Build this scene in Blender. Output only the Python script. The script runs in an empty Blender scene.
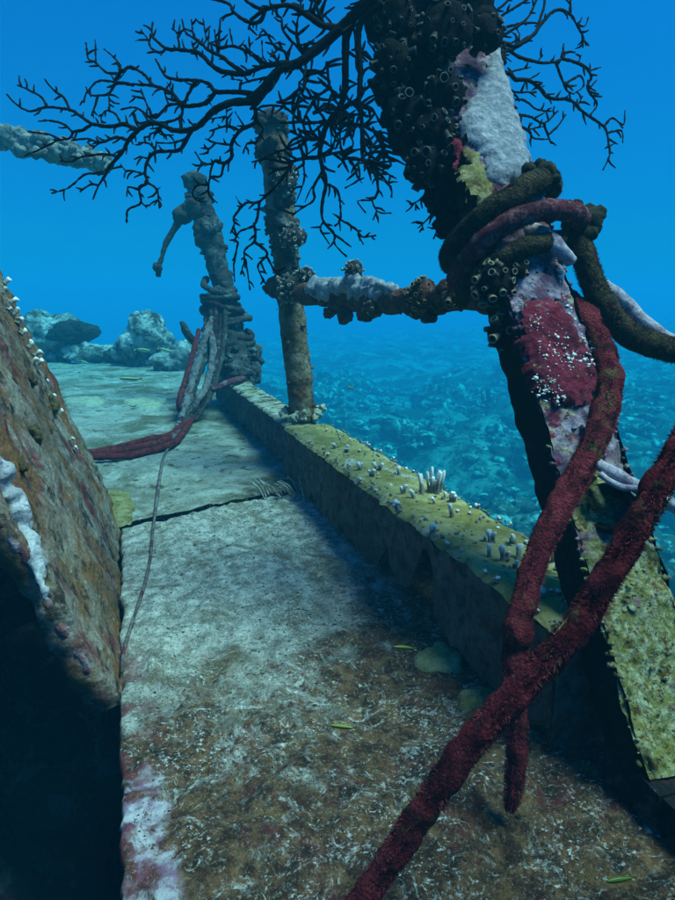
import bpy, math, random
from mathutils import Vector, Matrix, noise

random.seed(11)
sc = bpy.context.scene
COL = sc.collection
V = Vector

# ------------------------------------------------------------------ camera
F, HC, PIT, YAW = 650.0, 0.5, math.radians(12.575), math.radians(18.086)
cam = bpy.data.cameras.new('camera')
cam.sensor_fit = 'VERTICAL'; cam.sensor_height = 36.0; cam.sensor_width = 27.0
cam.lens = F / 900 * 36; cam.clip_start = 0.02; cam.clip_end = 500
camo = bpy.data.objects.new('camera', cam); COL.objects.link(camo)
camo.location = (0, 0, HC); camo.rotation_euler = (math.pi / 2 - PIT, 0, -YAW)
sc.camera = camo

# ------------------------------------------------------------------ water light from above and the sun
SUN_TO = V((0.48, -0.36, 1.35)).normalized()
w = bpy.data.worlds.new('World'); sc.world = w; w.use_nodes = True
nt = w.node_tree; nt.nodes.clear()
sky = nt.nodes.new('ShaderNodeTexSky'); sky.sky_type = 'NISHITA'; sky.sun_disc = False
sky.sun_elevation = math.asin(SUN_TO.z); sky.sun_rotation = math.atan2(SUN_TO.x, SUN_TO.y)
sky.air_density = 1.0; sky.dust_density = 0.6; sky.ozone_density = 2.0
tint = nt.nodes.new('ShaderNodeMix'); tint.data_type = 'RGBA'; tint.blend_type = 'MULTIPLY'
tint.inputs[0].default_value = 1.0
tint.inputs[7].default_value = (0.014, 0.60, 1.14, 1)      # daylight filtered by the water overhead
bg = nt.nodes.new('ShaderNodeBackground'); bg.inputs[1].default_value = 0.108
wo = nt.nodes.new('ShaderNodeOutputWorld')
tc = nt.nodes.new('ShaderNodeTexCoord'); sx = nt.nodes.new('ShaderNodeSeparateXYZ'); mr_ = nt.nodes.new('ShaderNodeMapRange')
mr_.inputs['From Min'].default_value = -0.15; mr_.inputs['From Max'].default_value = 0.50
mr_.inputs['To Min'].default_value = 0.32; mr_.inputs['To Max'].default_value = 1.0
fall = nt.nodes.new('ShaderNodeMix'); fall.data_type = 'RGBA'; fall.blend_type = 'MULTIPLY'; fall.inputs[0].default_value = 1.0
nt.links.new(tc.outputs['Generated'], sx.inputs[0]); nt.links.new(sx.outputs[2], mr_.inputs['Value'])
nt.links.new(sky.outputs[0], tint.inputs[6]); nt.links.new(tint.outputs[2], fall.inputs[6]); nt.links.new(mr_.outputs[0], fall.inputs[7])
nt.links.new(fall.outputs[2], bg.inputs[0])
nt.links.new(bg.outputs[0], wo.inputs[0])
sun = bpy.data.lights.new('sun', 'SUN'); sun.energy = 4.9; sun.angle = math.radians(26); sun.color = (1.0, 0.89, 0.74)
suno = bpy.data.objects.new('sun', sun); COL.objects.link(suno)
suno.rotation_euler = (-SUN_TO).to_track_quat('-Z', 'Y').to_euler(); suno.location = (3, -2, 6)
sc.view_settings.view_transform = 'Standard'; sc.view_settings.look = 'None'
sc.view_settings.exposure = 0.48; sc.view_settings.gamma = 1.0; sc.view_settings.use_curve_mapping = False
sc.cycles.use_denoising = True
sc.cycles.max_bounces = 6; sc.cycles.diffuse_bounces = 3; sc.cycles.glossy_bounces = 2; sc.cycles.volume_bounces = 2
sc.cycles.transparent_max_bounces = 6; sc.cycles.caustics_reflective = False; sc.cycles.caustics_refractive = False
sc.cycles.use_adaptive_sampling = False

# ------------------------------------------------------------------ pixel helpers
def ray(x, y):
    a = (x - 337.5) / F; b = (450 - y) / F
    f = math.cos(PIT) + b * math.sin(PIT); up = -math.sin(PIT) + b * math.cos(PIT)
    return V((f * math.sin(YAW) + a * math.cos(YAW), f * math.cos(YAW) - a * math.sin(YAW), up))
CAM = V((0, 0, HC))
def at(x, y, d): return CAM + ray(x, y) * d                       # pixel at a distance along the view axis
def onz(x, y, z=0.0): r = ray(x, y); return CAM + r * ((z - HC) / r.z)
def onx(x, y, X): r = ray(x, y); return CAM + r * (X / r.x)
def depth(p):
    d = p - CAM; f = d.x * math.sin(YAW) + d.y * math.cos(YAW)
    return f * math.cos(PIT) - d.z * math.sin(PIT)

# ------------------------------------------------------------------ mesh helpers
def fbm(p, s, o=4): return noise.fractal(p * s, 1.0, 2.0, o)
def nz(p, s): return noise.noise(p * s)
def crs(pts, step):
    """smooth a control polyline; each point is a Vector with extra radius"""
    out = []
    n = len(pts)
    for i in range(n - 1):
        p0 = pts[max(i - 1, 0)]; p1 = pts[i]; p2 = pts[i + 1]; p3 = pts[min(i + 2, n - 1)]
        L = (p2[0] - p1[0]).length; k = max(1, int(L / step))
        for j in range(k):
            t = j / k; t2 = t * t; t3 = t2 * t
            q = 0.5 * ((2 * p1[0]) + (p2[0] - p0[0]) * t + (2 * p0[0] - 5 * p1[0] + 4 * p2[0] - p3[0]) * t2 + (3 * p1[0] - p0[0] - 3 * p2[0] + p3[0]) * t3)
            out.append((q, p1[1] + (p2[1] - p1[1]) * t))
    out.append(pts[-1])
    return out

class MB:
    def __init__(s): s.v = []; s.f = []
    def add(s, vs, fs):
        b = len(s.v); s.v += vs; s.f += [tuple(i + b for i in f) for f in fs]
    def tube(s, pts, seg=10, step=0.01, amp=0.0, sc_=40.0, lump=0.0, lsc=12.0, smooth=True):
        P = crs(pts, step) if smooth else pts
        if len(P) < 2: return
        vs = []; fs = []
        t = (P[1][0] - P[0][0]).normalized()
        u = t.orthogonal().normalized()
        n = len(P)
        for i, (p, r) in enumerate(P):
            if i: 
                tt = (P[min(i + 1, n - 1)][0] - P[i - 1][0])
                if tt.length > 1e-9: t = tt.normalized()
                u = (u - t * u.dot(t)); u = u.normalized() if u.length > 1e-6 else t.orthogonal().normalized()
            b = t.cross(u)
            e = 1.0
            for k in range(seg):
                a = 2 * math.pi * k / seg
                d = u * math.cos(a) + b * math.sin(a)
                q = p + d * r
                rr = r
                if amp: rr += amp * fbm(q, sc_, 3)
                if lump: rr += lump * max(0, nz(q, lsc)) * 2
                vs.append(p + d * rr * e)
        for i in range(n - 1):
            for k in range(seg):
                k2 = (k + 1) % seg
                fs.append((i * seg + k, i * seg + k2, (i + 1) * seg + k2, (i + 1) * seg + k))
        vs.append(P[0][0] - (P[1][0] - P[0][0]).normalized() * P[0][1] * 0.5); c0 = len(vs) - 1
        vs.append(P[-1][0] + (P[-1][0] - P[-2][0]).normalized() * P[-1][1] * 0.5); c1 = len(vs) - 1
        for k in range(seg):
            k2 = (k + 1) % seg
            fs.append((c0, k2, k)); fs.append((c1, (n - 1) * seg + k, (n - 1) * seg + k2))
        s.add(vs, fs)
    def blob(s, c, r, sub=3, amp=0.3, sc_=None, scale=(1, 1, 1), rot=None, fine=0.0):
        vs, fs = ICO[sub]
        k = 1.2 / r if sc_ is None else sc_
        out = []
        for v in vs:
            q = V((v.x * scale[0], v.y * scale[1], v.z * scale[2])) * r
            if rot: q = rot @ q
            p = c + q
            m = 1 + amp * fbm(p, k, 3)
            if fine: m += fine * fbm(p, k * 6, 2)
            out.append(c + q * m)
        s.add(out, fs)
    def build(s, name, mat, parent=None, origin=None, smooth=True):
        o = origin if origin is not None else V((0, 0, 0))
        if parent is not None: o = parent_loc(parent)
        me = bpy.data.meshes.new(name)
        me.from_pydata([(v - o)[:] for v in s.v], [], s.f)
        if smooth: me.polygons.foreach_set('use_smooth', [True] * len(me.polygons))
        me.materials.append(mat)
        ob = bpy.data.objects.new(name, me); COL.objects.link(ob)
        if parent is not None: ob.parent = parent
        else: ob.location = o
        return ob

def parent_loc(o):
    l = o.location.copy()
    while o.parent: o = o.parent; l += o.location
    return l

def ico(sub):
    import bmesh
    bm = bmesh.new(); bmesh.ops.create_icosphere(bm, subdivisions=sub, radius=1)
    vs = [v.co.copy() for v in bm.verts]; fs = [tuple(v.index for v in f.verts) for f in bm.faces]
    bm.free(); return vs, fs
ICO = {i: ico(i) for i in (1, 2, 3, 4, 5, 6)}

def thing(name, loc, label, cat, group=None):
    o = bpy.data.objects.new(name, None); COL.objects.link(o); o.location = loc
    o.empty_display_size = 0.05
    return tag(o, label, cat, group)
def tag(o, label, cat, group=None):
    o['label'] = label; o['category'] = cat
    if group: o['group'] = group
    return o
def inst(me, name, parent, M):
    """one more object on shared mesh data; M is a world matrix without the parent's offset"""
    ob = bpy.data.objects.new(name, me); COL.objects.link(ob)
    if parent is not None:
        ob.parent = parent; M = Matrix.Translation(-parent_loc(parent)) @ M
    ob.matrix_local = M
    return ob

# ------------------------------------------------------------------ materials
class NT:
    def __init__(s, name):
        s.m = bpy.data.materials.new(name); s.m.use_nodes = True
        s.t = s.m.node_tree; s.t.nodes.clear()
        s.out = s.t.nodes.new('ShaderNodeOutputMaterial')
        s.b = s.t.nodes.new('ShaderNodeBsdfPrincipled')
        s.t.links.new(s.b.outputs[0], s.out.inputs[0])
        s.geo = s.t.nodes.new('ShaderNodeNewGeometry')
        s.pos = s.geo.outputs['Position']
    def L(s, a, b): s.t.links.new(a, b)
    def put(s, inp, x):
        if hasattr(x, 'default_value') or hasattr(x, 'links'): s.L(x, inp)
        else: inp.default_value = x
    def noise(s, scale, detail=5, rough=0.6, vec=None, dist=0.0):
        n = s.t.nodes.new('ShaderNodeTexNoise'); n.inputs['Scale'].default_value = scale
        n.inputs['Detail'].default_value = detail; n.inputs['Roughness'].default_value = rough
        n.inputs['Distortion'].default_value = dist
        s.L(vec or s.pos, n.inputs['Vector']); return n.outputs[0]
    def vor(s, scale, feature='F1', vec=None, rnd=1.0):
        n = s.t.nodes.new('ShaderNodeTexVoronoi'); n.feature = feature
        n.inputs['Scale'].default_value = scale; n.inputs['Randomness'].default_value = rnd
        s.L(vec or s.pos, n.inputs['Vector']); return n.outputs[0]
    def map(s, rot=(0, 0, 0), scale=(1, 1, 1), loc=(0, 0, 0), vec=None):
        n = s.t.nodes.new('ShaderNodeMapping'); n.inputs['Rotation'].default_value = rot
        n.inputs['Scale'].default_value = scale; n.inputs['Location'].default_value = loc
        s.L(vec or s.pos, n.inputs['Vector']); return n.outputs[0]
    def rng(s, x, a, b, lo=0.0, hi=1.0):
        n = s.t.nodes.new('ShaderNodeMapRange'); n.interpolation_type = 'SMOOTHSTEP'
        n.inputs['From Min'].default_value = a; n.inputs['From Max'].default_value = b
        n.inputs['To Min'].default_value = lo; n.inputs['To Max'].default_value = hi
        s.L(x, n.inputs['Value']); return n.outputs[0]
    def math(s, op, a, b=0.0):
        n = s.t.nodes.new('ShaderNodeMath'); n.operation = op
        s.put(n.inputs[0], a); s.put(n.inputs[1], b); return n.outputs[0]
    def mix(s, fac, a, b):
        n = s.t.nodes.new('ShaderNodeMix'); n.data_type = 'RGBA'
        s.put(n.inputs[0], fac)
        for i, x in ((6, a), (7, b)):
            if isinstance(x, tuple): n.inputs[i].default_value = x if len(x) == 4 else (*x, 1)
            else: s.L(x, n.inputs[i])
        return n.outputs[2]
    def xyz(s, vec=None):
        n = s.t.nodes.new('ShaderNodeSeparateXYZ'); s.L(vec or s.pos, n.inputs[0]); return n.outputs
    def objco(s):
        n = s.t.nodes.new('ShaderNodeTexCoord'); return n.outputs['Object']
    def bump(s, h, strength=0.5, dist=0.01, prev=None):
        n = s.t.nodes.new('ShaderNodeBump'); n.inputs['Strength'].default_value = strength
        n.inputs['Distance'].default_value = dist; s.L(h, n.inputs['Height'])
        if prev: s.L(prev, n.inputs['Normal'])
        return n.outputs[0]
    def done(s, col, rough=0.85, spec=0.08, normal=None):
        s.put(s.b.inputs['Base Color'], col if not isinstance(col, tuple) else (*col, 1))
        s.b.inputs['Roughness'].default_value = rough
        s.b.inputs['Specular IOR Level'].default_value = spec
        if normal: s.L(normal, s.b.inputs['Normal'])
        return s.m

def crusty(name, base, layers, bsc=120, bst=0.6, bd=0.004, rough=0.9, spec=0.06, vsc=None):
    """layers: (colour, noise scale, threshold, softness)"""
    n = NT(name); c = base
    first = True
    for i, (col, scl, th, so) in enumerate(layers):
        m = n.rng(n.noise(scl, 6, 0.65, n.map(loc=(3.1 * i, 1.7 * i, 5.3 * i)), 0.4), th - so, th + so)
        c = n.mix(m, c, col)
    fine = n.noise(bsc * 2.2, 4, 0.7)
    c2 = n.mix(n.rng(fine, 0.3, 0.7, 0.0, 0.45), c, (0.01, 0.012, 0.012)) if layers else c
    h = n.math('ADD', n.noise(bsc, 6, 0.7), n.math('MULTIPLY', n.vor(vsc or bsc * 0.7), 0.6))
    return n.done(c2, rough, spec, n.bump(h, bst, bd))

M = {}
def make_materials():
    # deck: silt, algae, coralline crust and grazing marks, each with its own shape
    n = NT('deck_plating')
    X, Y, Z = n.xyz()
    silt = n.mix(n.rng(n.noise(30, 7, 0.75), 0.36, 0.66), (0.18, 0.19, 0.175), (0.64, 0.66, 0.62))
    silt = n.mix(n.rng(n.noise(9, 7, 0.8, n.map(scale=(1, 0.6, 1), loc=(2, 6, 0)), 0.8), 0.46, 0.64, 0, 0.85), silt, (0.135, 0.110, 0.062))
    algae = n.mix(n.rng(n.noise(40, 6, 0.78), 0.40, 0.62), (0.042, 0.023, 0.015), (0.185, 0.100, 0.050))
    algae = n.mix(n.rng(n.noise(13, 6, 0.75, n.map(loc=(4, 2, 1)), 0.6), 0.52, 0.64, 0, 0.8), algae, (0.115, 0.024, 0.028))
    algae = n.mix(n.rng(n.noise(17, 6, 0.75, n.map(loc=(6, 2, 8)), 0.6), 0.56, 0.66, 0, 0.8), algae, (0.165, 0.105, 0.035))
    algae = n.mix(n.rng(n.noise(23, 6, 0.75, n.map(loc=(1, 9, 8)), 0.6), 0.54, 0.62, 0, 0.85), algae, (0.020, 0.017, 0.014))
    grow = n.noise(6.5, 9, 0.80, None, 0.8)
    ym = n.rng(Y, 0.35, 1.5, 0.42, -0.20)
    xm = n.rng(X, 0.15, 0.42, -0.06, 0.14)
    fac = n.rng(n.math('ADD', n.math('ADD', grow, ym), xm), 0.34, 0.98)
    fac = n.rng(n.math('ADD', fac, n.rng(n.noise(60, 5, 0.8), 0.25, 0.75, -0.28, 0.28)), 0.25, 0.75)
    c = n.mix(fac, silt, algae)
    c = n.mix(n.rng(n.noise(75, 6, 0.8), 0.56, 0.70, 0, 0.75), c, (0.024, 0.022, 0.020))
    c = n.mix(n.rng(n.noise(300, 4, 0.75), 0.46, 0.64, 0, 0.55), c, (0.035, 0.033, 0.028))
    c = n.mix(n.rng(n.noise(190, 4, 0.75, n.map(loc=(2, 8, 1))), 0.56, 0.70, 0, 0.30), c, (0.50, 0.52, 0.50))
    c = n.mix(n.rng(n.noise(55, 5, 0.8, n.map(loc=(9, 1, 1))), 0.64, 0.74, 0, 0.6), c, (0.28, 0.22, 0.07))
    marks = None
    for i, a in enumerate((0.25, 0.9, 1.5, 2.0, 2.7)):
        v = n.map(scale=(34, 105, 34), vec=n.map(rot=(0, 0, a), loc=(i * 5.0, i * 2.0, 0)))
        s_ = n.rng(n.noise(1.0, 6, 0.72, v, 1.6), 0.57, 0.665)
        k = n.rng(n.noise(7, 5, 0.78, n.map(loc=(i * 3.3, 7, 2))), 0.52, 0.62)
        s_ = n.math('MULTIPLY', s_, k)
        marks = s_ if marks is None else n.math('MAXIMUM', marks, s_)
    marks = n.math('MULTIPLY', marks, n.rng(Y, 0.9, 2.2, 1.0, 0.35))
    cloud = n.math('MULTIPLY', n.rng(n.noise(22, 6, 0.8, n.map(loc=(1, 4, 2)), 1.2), 0.55, 0.66), n.rng(n.noise(90, 4, 0.8), 0.40, 0.60, 0.15, 0.8))
    c = n.mix(cloud, c, (0.60, 0.63, 0.61))
    c = n.mix(n.math('MULTIPLY', n.math('MULTIPLY', marks, 0.85), n.rng(n.noise(140, 3, 0.7), 0.35, 0.6, 0.35, 1.0)), c, (0.72, 0.76, 0.76))
    sp = n.math('MULTIPLY', n.rng(n.noise(210, 3, 0.7, n.map(loc=(3, 1, 6))), 0.56, 0.64), n.rng(n.noise(11, 5, 0.75, n.map(loc=(7, 7, 1))), 0.45, 0.62))
    c = n.mix(n.math('MULTIPLY', sp, 0.8), c, (0.66, 0.69, 0.67))
    # white and lilac coralline crust on the broken edge
    em = n.math('ADD', n.rng(X, -0.01, 0.07, 0.34, -0.3), n.rng(Y, 0.62, 0.76, 0.0, -0.5))
    lil = n.rng(n.math('ADD', n.noise(16, 6, 0.7, None, 0.8), em), 0.72, 0.86)
    c = n.mix(lil, c, n.mix(n.rng(n.noise(38, 5), 0.4, 0.6), (0.26, 0.17, 0.27), (0.52, 0.53, 0.58)))
    rm = n.math('MULTIPLY', n.rng(X, -0.03, 0.03, 1, 0), n.rng(n.noise(24, 4, 0.7), 0.46, 0.56))
    c = n.mix(n.math('MULTIPLY', n.math('MULTIPLY', rm, 0.75), n.rng(Y, 0.8, 1.1, 1, 0.25)), c, (0.15, 0.03, 0.038))
    h = n.math('ADD', n.noise(150, 7, 0.75), n.math('MULTIPLY', n.vor(90), 0.5))
    M['deck'] = n.done(c, 0.92, 0.06, n.bump(h, 0.9, 0.006))

    M['far_deck'] = crusty('far_deck', (0.29, 0.31, 0.29), [((0.44, 0.45, 0.42), 5, 0.54, 0.12), ((0.13, 0.13, 0.085), 3.5, 0.52, 0.12), ((0.42, 0.45, 0.42), 9, 0.58, 0.1), ((0.10, 0.08, 0.05), 22, 0.6, 0.06), ((0.5, 0.53, 0.5), 40, 0.66, 0.04)], 90, 0.9, 0.008)
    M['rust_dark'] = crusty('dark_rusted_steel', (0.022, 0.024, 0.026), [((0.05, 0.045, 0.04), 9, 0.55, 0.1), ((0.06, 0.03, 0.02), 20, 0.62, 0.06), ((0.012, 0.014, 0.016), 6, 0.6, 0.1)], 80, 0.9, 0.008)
    M['hold'] = crusty('shaded_rusty_hold', (0.012, 0.012, 0.013), [((0.085, 0.080, 0.080), 16, 0.58, 0.05), ((0.06, 0.024, 0.026), 26, 0.60, 0.05)], 60, 0.9, 0.01)  # rust blackened so the colour carries the shade inside the hold
    # kerb top: yellow green algae felt
    n = NT('yellow_green_crust')
    c = n.mix(n.rng(n.noise(14, 6, 0.7), 0.38, 0.62), (0.21, 0.185, 0.055), (0.36, 0.33, 0.15))
    c = n.mix(n.rng(n.noise(48, 5, 0.75), 0.55, 0.68), c, (0.11, 0.095, 0.03))
    c = n.mix(n.rng(n.noise(9, 5, 0.7, n.map(loc=(5, 5, 5))), 0.58, 0.68), c, (0.40, 0.41, 0.37))
    h = n.math('ADD', n.noise(130, 6, 0.7), n.vor(70))
    M['ledge'] = n.done(c, 0.92, 0.06, n.bump(h, 0.7, 0.004))
    M['ledge_far'] = crusty('streaked_far_ledge', (0.34, 0.34, 0.27), [((0.10, 0.09, 0.05), 14, 0.52, 0.05), ((0.5, 0.5, 0.45), 30, 0.58, 0.05), ((0.28, 0.26, 0.07), 8, 0.6, 0.06)], 90, 0.8, 0.006)
    M['kerb_face'] = crusty('grey_brown_ledge_side', (0.13, 0.115, 0.10), [((0.20, 0.185, 0.17), 11, 0.55, 0.1), ((0.15, 0.065, 0.04), 18, 0.58, 0.05), ((0.06, 0.055, 0.05), 45, 0.55, 0.08), ((0.20, 0.17, 0.06), 26, 0.66, 0.05)], 110, 0.8, 0.006)
    M['slab'] = crusty('brown_grey_plate', (0.19, 0.13, 0.085), [((0.33, 0.29, 0.24), 8, 0.50, 0.1), ((0.17, 0.032, 0.036), 8, 0.57, 0.08), ((0.24, 0.115, 0.045), 11, 0.55, 0.07), ((0.055, 0.04, 0.032), 26, 0.58, 0.06), ((0.42, 0.42, 0.40), 75, 0.66, 0.05)], 100, 0.9, 0.007)
    M['white_crust'] = crusty('pale_blue_white_crust', (0.55, 0.60, 0.64), [((0.36, 0.38, 0.44), 25, 0.52, 0.1), ((0.22, 0.12, 0.2), 45, 0.66, 0.05)], 120, 0.8, 0.005)
    M['edge_crust'] = crusty('red_lilac_edge_crust', (0.22, 0.08, 0.10), [((0.42, 0.36, 0.42), 26, 0.52, 0.08), ((0.25, 0.14, 0.07), 40, 0.57, 0.06), ((0.5, 0.5, 0.5), 70, 0.64, 0.05)], 120, 0.9, 0.006)
    M['grey_sponge'] = crusty('pale_grey_blue_sponge', (0.34, 0.38, 0.43), [((0.24, 0.27, 0.32), 30, 0.5, 0.12), ((0.43, 0.47, 0.51), 60, 0.6, 0.1), ((0.16, 0.12, 0.15), 18, 0.66, 0.05)], 90, 0.8, 0.006, vsc=60)
    M['maroon_crust'] = crusty('maroon_sponge_crust', (0.20, 0.018, 0.042), [((0.30, 0.04, 0.075), 40, 0.50, 0.1), ((0.09, 0.012, 0.03), 18, 0.56, 0.1), ((0.30, 0.18, 0.26), 24, 0.62, 0.06), ((0.30, 0.26, 0.10), 70, 0.66, 0.04)], 170, 1.0, 0.006)
    M['white_speck'] = crusty('white_specks', (0.62, 0.64, 0.62), [], 200, 0.4, 0.002)
    M['yellow_sponge'] = crusty('yellow_green_sponge', (0.21, 0.19, 0.065), [((0.31, 0.29, 0.15), 40, 0.5, 0.1), ((0.13, 0.11, 0.04), 60, 0.56, 0.06)], 140, 0.9, 0.004)
    M['yellow_pale'] = crusty('pale_yellow_green_sponge', (0.34, 0.34, 0.18), [((0.24, 0.25, 0.10), 25, 0.5, 0.12), ((0.5, 0.52, 0.44), 40, 0.64, 0.06)], 140, 0.6, 0.003)
    M['ochre'] = crusty('ochre_growth', (0.15, 0.11, 0.04), [((0.08, 0.055, 0.03), 40, 0.5, 0.1), ((0.22, 0.18, 0.07), 60, 0.6, 0.06)], 120, 1.0, 0.006)
    M['pale_sponge'] = crusty('pale_sponge_patch', (0.44, 0.46, 0.34), [((0.30, 0.31, 0.24), 25, 0.5, 0.1)], 90, 0.6, 0.004)
    # near post, zones along its own height
    n = NT('encrusted_post')
    X, Y, Z = n.xyz()
    low = n.mix(n.rng(n.noise(95, 6, 0.8), 0.42, 0.62), (0.20, 0.185, 0.05), (0.52, 0.53, 0.33))
    low = n.mix(n.rng(n.noise(22, 6, 0.8), 0.45, 0.6, 0, .6), low, (0.22, 0.21, 0.04))
    low = n.mix(n.rng(n.noise(60, 6, 0.8, n.map(loc=(2, 5, 3))), 0.52, 0.62), low, (0.12, 0.060, 0.018))
    low = n.mix(n.rng(n.noise(170, 4, 0.7, n.map(loc=(7, 1, 3))), 0.56, 0.64), low, (0.04, 0.045, 0.02))
    hi = n.mix(n.rng(n.noise(26, 6, 0.7), 0.42, 0.6), (0.11, 0.065, 0.115), (0.34, 0.30, 0.38))
    hi = n.mix(n.rng(n.noise(38, 6, 0.7, n.map(loc=(1, 5, 9))), 0.58, 0.68), hi, (0.42, 0.40, 0.16))
    hi = n.mix(n.rng(n.noise(34, 6, 0.75, n.map(loc=(8, 5, 2))), 0.52, 0.62), hi, (0.18, 0.022, 0.045))
    hi = n.mix(n.rng(n.noise(70, 6, 0.75, n.map(loc=(3, 5, 2))), 0.56, 0.64), hi, (0.05, 0.035, 0.03))
    low = n.mix(n.rng(n.noise(20, 6, 0.75, n.map(loc=(3, 1, 7))), 0.55, 0.64, 0, .75), low, (0.26, 0.12, 0.15))
    low = n.mix(n.rng(n.noise(32, 6, 0.8, n.map(loc=(5, 1, 7))), 0.57, 0.64, 0, .85), low, (0.14, 0.065, 0.02))
    c = n.mix(n.rng(n.math('ADD', Z, n.rng(n.noise(18, 5, 0.7), 0.2, 0.8, -0.12, 0.12)), 0.23, 0.33), low, hi)
    h = n.math('ADD', n.noise(150, 7, 0.75), n.math('MULTIPLY', n.vor(110), 0.7))
    M['post'] = n.done(c, 0.88, 0.08, n.bump(h, 0.9, 0.006))
    M['post_shade'] = crusty('shaded_post_side', (0.011, 0.010, 0.009), [((0.030, 0.022, 0.018), 20, 0.58, 0.08), ((0.03, 0.015, 0.012), 45, 0.6, 0.06)], 130, 0.8, 0.005)  # shade of the post sides put into a near-black colour
    M['rail_post'] = crusty('brown_grey_rail_post', (0.20, 0.145, 0.09), [((0.32, 0.27, 0.20), 10, 0.54, 0.1), ((0.13, 0.065, 0.03), 16, 0.53, 0.06), ((0.40, 0.40, 0.36), 60, 0.66, 0.05), ((0.06, 0.05, 0.045), 34, 0.63, 0.05)], 90, 1.0, 0.008)
    M['back_post'] = crusty('grey_encrusted_post', (0.065, 0.062, 0.06), [((0.22, 0.235, 0.24), 12, 0.59, 0.07), ((0.045, 0.04, 0.04), 20, 0.55, 0.08), ((0.12, 0.05, 0.06), 26, 0.63, 0.05)], 70, 1.0, 0.012)
    M['bar'] = crusty('red_brown_rail', (0.165, 0.080, 0.062), [((0.07, 0.035, 0.033), 24, 0.52, 0.08), ((0.20, 0.11, 0.10), 36, 0.6, 0.06), ((0.30, 0.28, 0.27), 60, 0.67, 0.05)], 120, 1.0, 0.007)
    M['boom'] = crusty('pale_streaky_boom', (0.30, 0.32, 0.31), [((0.10, 0.10, 0.10), 12, 0.52, 0.08), ((0.50, 0.52, 0.48), 22, 0.58, 0.08)], 50, 1.0, 0.02)
    M['black_mass'] = crusty('black_encrusting_mass', (0.009, 0.009, 0.009), [((0.028, 0.027, 0.027), 22, 0.60, 0.08), ((0.04, 0.016, 0.013), 30, 0.66, 0.04), ((0.009, 0.009, 0.01), 14, 0.52, 0.1)], 90, 1.0, 0.008)  # dark coral growth, with the shade from overhead also in the black
    M['fan'] = crusty('black_coral_branches', (0.006, 0.007, 0.009), [((0.014, 0.017, 0.02), 30, 0.6, 0.1)], 300, 0.5, 0.002, spec=0.1)
    M['rope_maroon'] = crusty('fuzzy_maroon_rope', (0.160, 0.014, 0.024), [((0.27, 0.036, 0.048), 50, 0.52, 0.1), ((0.05, 0.008, 0.012), 38, 0.56, 0.08), ((0.15, 0.095, 0.04), 26, 0.62, 0.05), ((0.40, 0.36, 0.30), 130, 0.70, 0.03)], 260, 1.0, 0.006, vsc=300)
    M['fuzz_maroon'] = crusty('maroon_fuzz', (0.21, 0.022, 0.035), [((0.34, 0.055, 0.07), 40, 0.53, 0.08), ((0.07, 0.011, 0.017), 30, 0.55, 0.08), ((0.16, 0.10, 0.045), 24, 0.63, 0.05)], 200, 0.2, 0.002, rough=0.95)
    M['rope_brown'] = crusty('fuzzy_brown_rope', (0.048, 0.036, 0.022), [((0.095, 0.075, 0.04), 45, 0.52, 0.1), ((0.095, 0.02, 0.028), 28, 0.6, 0.06), ((0.018, 0.015, 0.012), 60, 0.56, 0.1)], 240, 1.0, 0.006, vsc=260)
    M['fuzz_brown'] = crusty('brown_fuzz', (0.10, 0.078, 0.045), [((0.05, 0.04, 0.025), 60, 0.5, 0.1)], 200, 0.2, 0.002, rough=0.95)
    M['rope_red'] = crusty('pink_red_rope', (0.15, 0.035, 0.05), [((0.30, 0.16, 0.19), 60, 0.55, 0.06), ((0.06, 0.02, 0.03), 45, 0.58, 0.06)], 200, 1.0, 0.005)
    M['rope_grey'] = crusty('grey_lilac_rope', (0.21, 0.20, 0.21), [((0.12, 0.09, 0.10), 26, 0.52, 0.08), ((0.16, 0.04, 0.06), 22, 0.62, 0.05)], 90, 1.0, 0.008)
    M['rope_dark'] = crusty('dark_plum_rope', (0.055, 0.022, 0.028), [((0.14, 0.12, 0.12), 26, 0.56, 0.06), ((0.03, 0.02, 0.02), 40, 0.52, 0.08)], 90, 1.0, 0.006)
    M['rope_pale'] = crusty('pale_lilac_rope', (0.48, 0.45, 0.52), [((0.26, 0.2, 0.28), 40, 0.55, 0.1), ((0.42, 0.40, 0.2), 34, 0.66, 0.04)], 160, 0.8, 0.004)
    M['knob'] = crusty('dark_green_sponge', (0.030, 0.034, 0.022), [((0.065, 0.068, 0.04), 60, 0.54, 0.1)], 220, 1.0, 0.005)
    M['rock'] = crusty('reef_rock', (0.26, 0.28, 0.27), [((0.60, 0.62, 0.60), 5, 0.51, 0.1), ((0.07, 0.07, 0.07), 9, 0.54, 0.08), ((0.12, 0.07, 0.08), 14, 0.62, 0.05)], 40, 1.0, 0.02)
    M['rock_dark'] = crusty('dark_sponge_dome', (0.03, 0.032, 0.035), [((0.06, 0.06, 0.065), 20, 0.55, 0.1)], 60, 0.9, 0.012)
    M['stub'] = crusty('grey_white_coral_stub', (0.20, 0.19, 0.17), [((0.42, 0.42, 0.40), 60, 0.5, 0.1)], 220, 0.8, 0.003)
    n = NT('coral_stub')
    z = n.xyz(n.objco())[2]
    c = n.mix(n.rng(n.math('ADD', z, n.rng(n.noise(200, 3), 0.2, 0.8, -0.15, 0.15)), 0.35, 0.80), (0.20, 0.185, 0.16), (0.74, 0.75, 0.74))
    M['nub'] = n.done(c, 0.88, 0.08, n.bump(n.noise(400, 4, 0.7), 0.8, 0.002))
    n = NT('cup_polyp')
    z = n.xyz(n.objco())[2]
    c = n.mix(n.rng(z, 0.72, 0.98), n.mix(n.rng(n.noise(120, 4), 0.4, 0.6), (0.028, 0.024, 0.020), (0.075, 0.060, 0.045)), (0.26, 0.21, 0.13))
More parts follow.
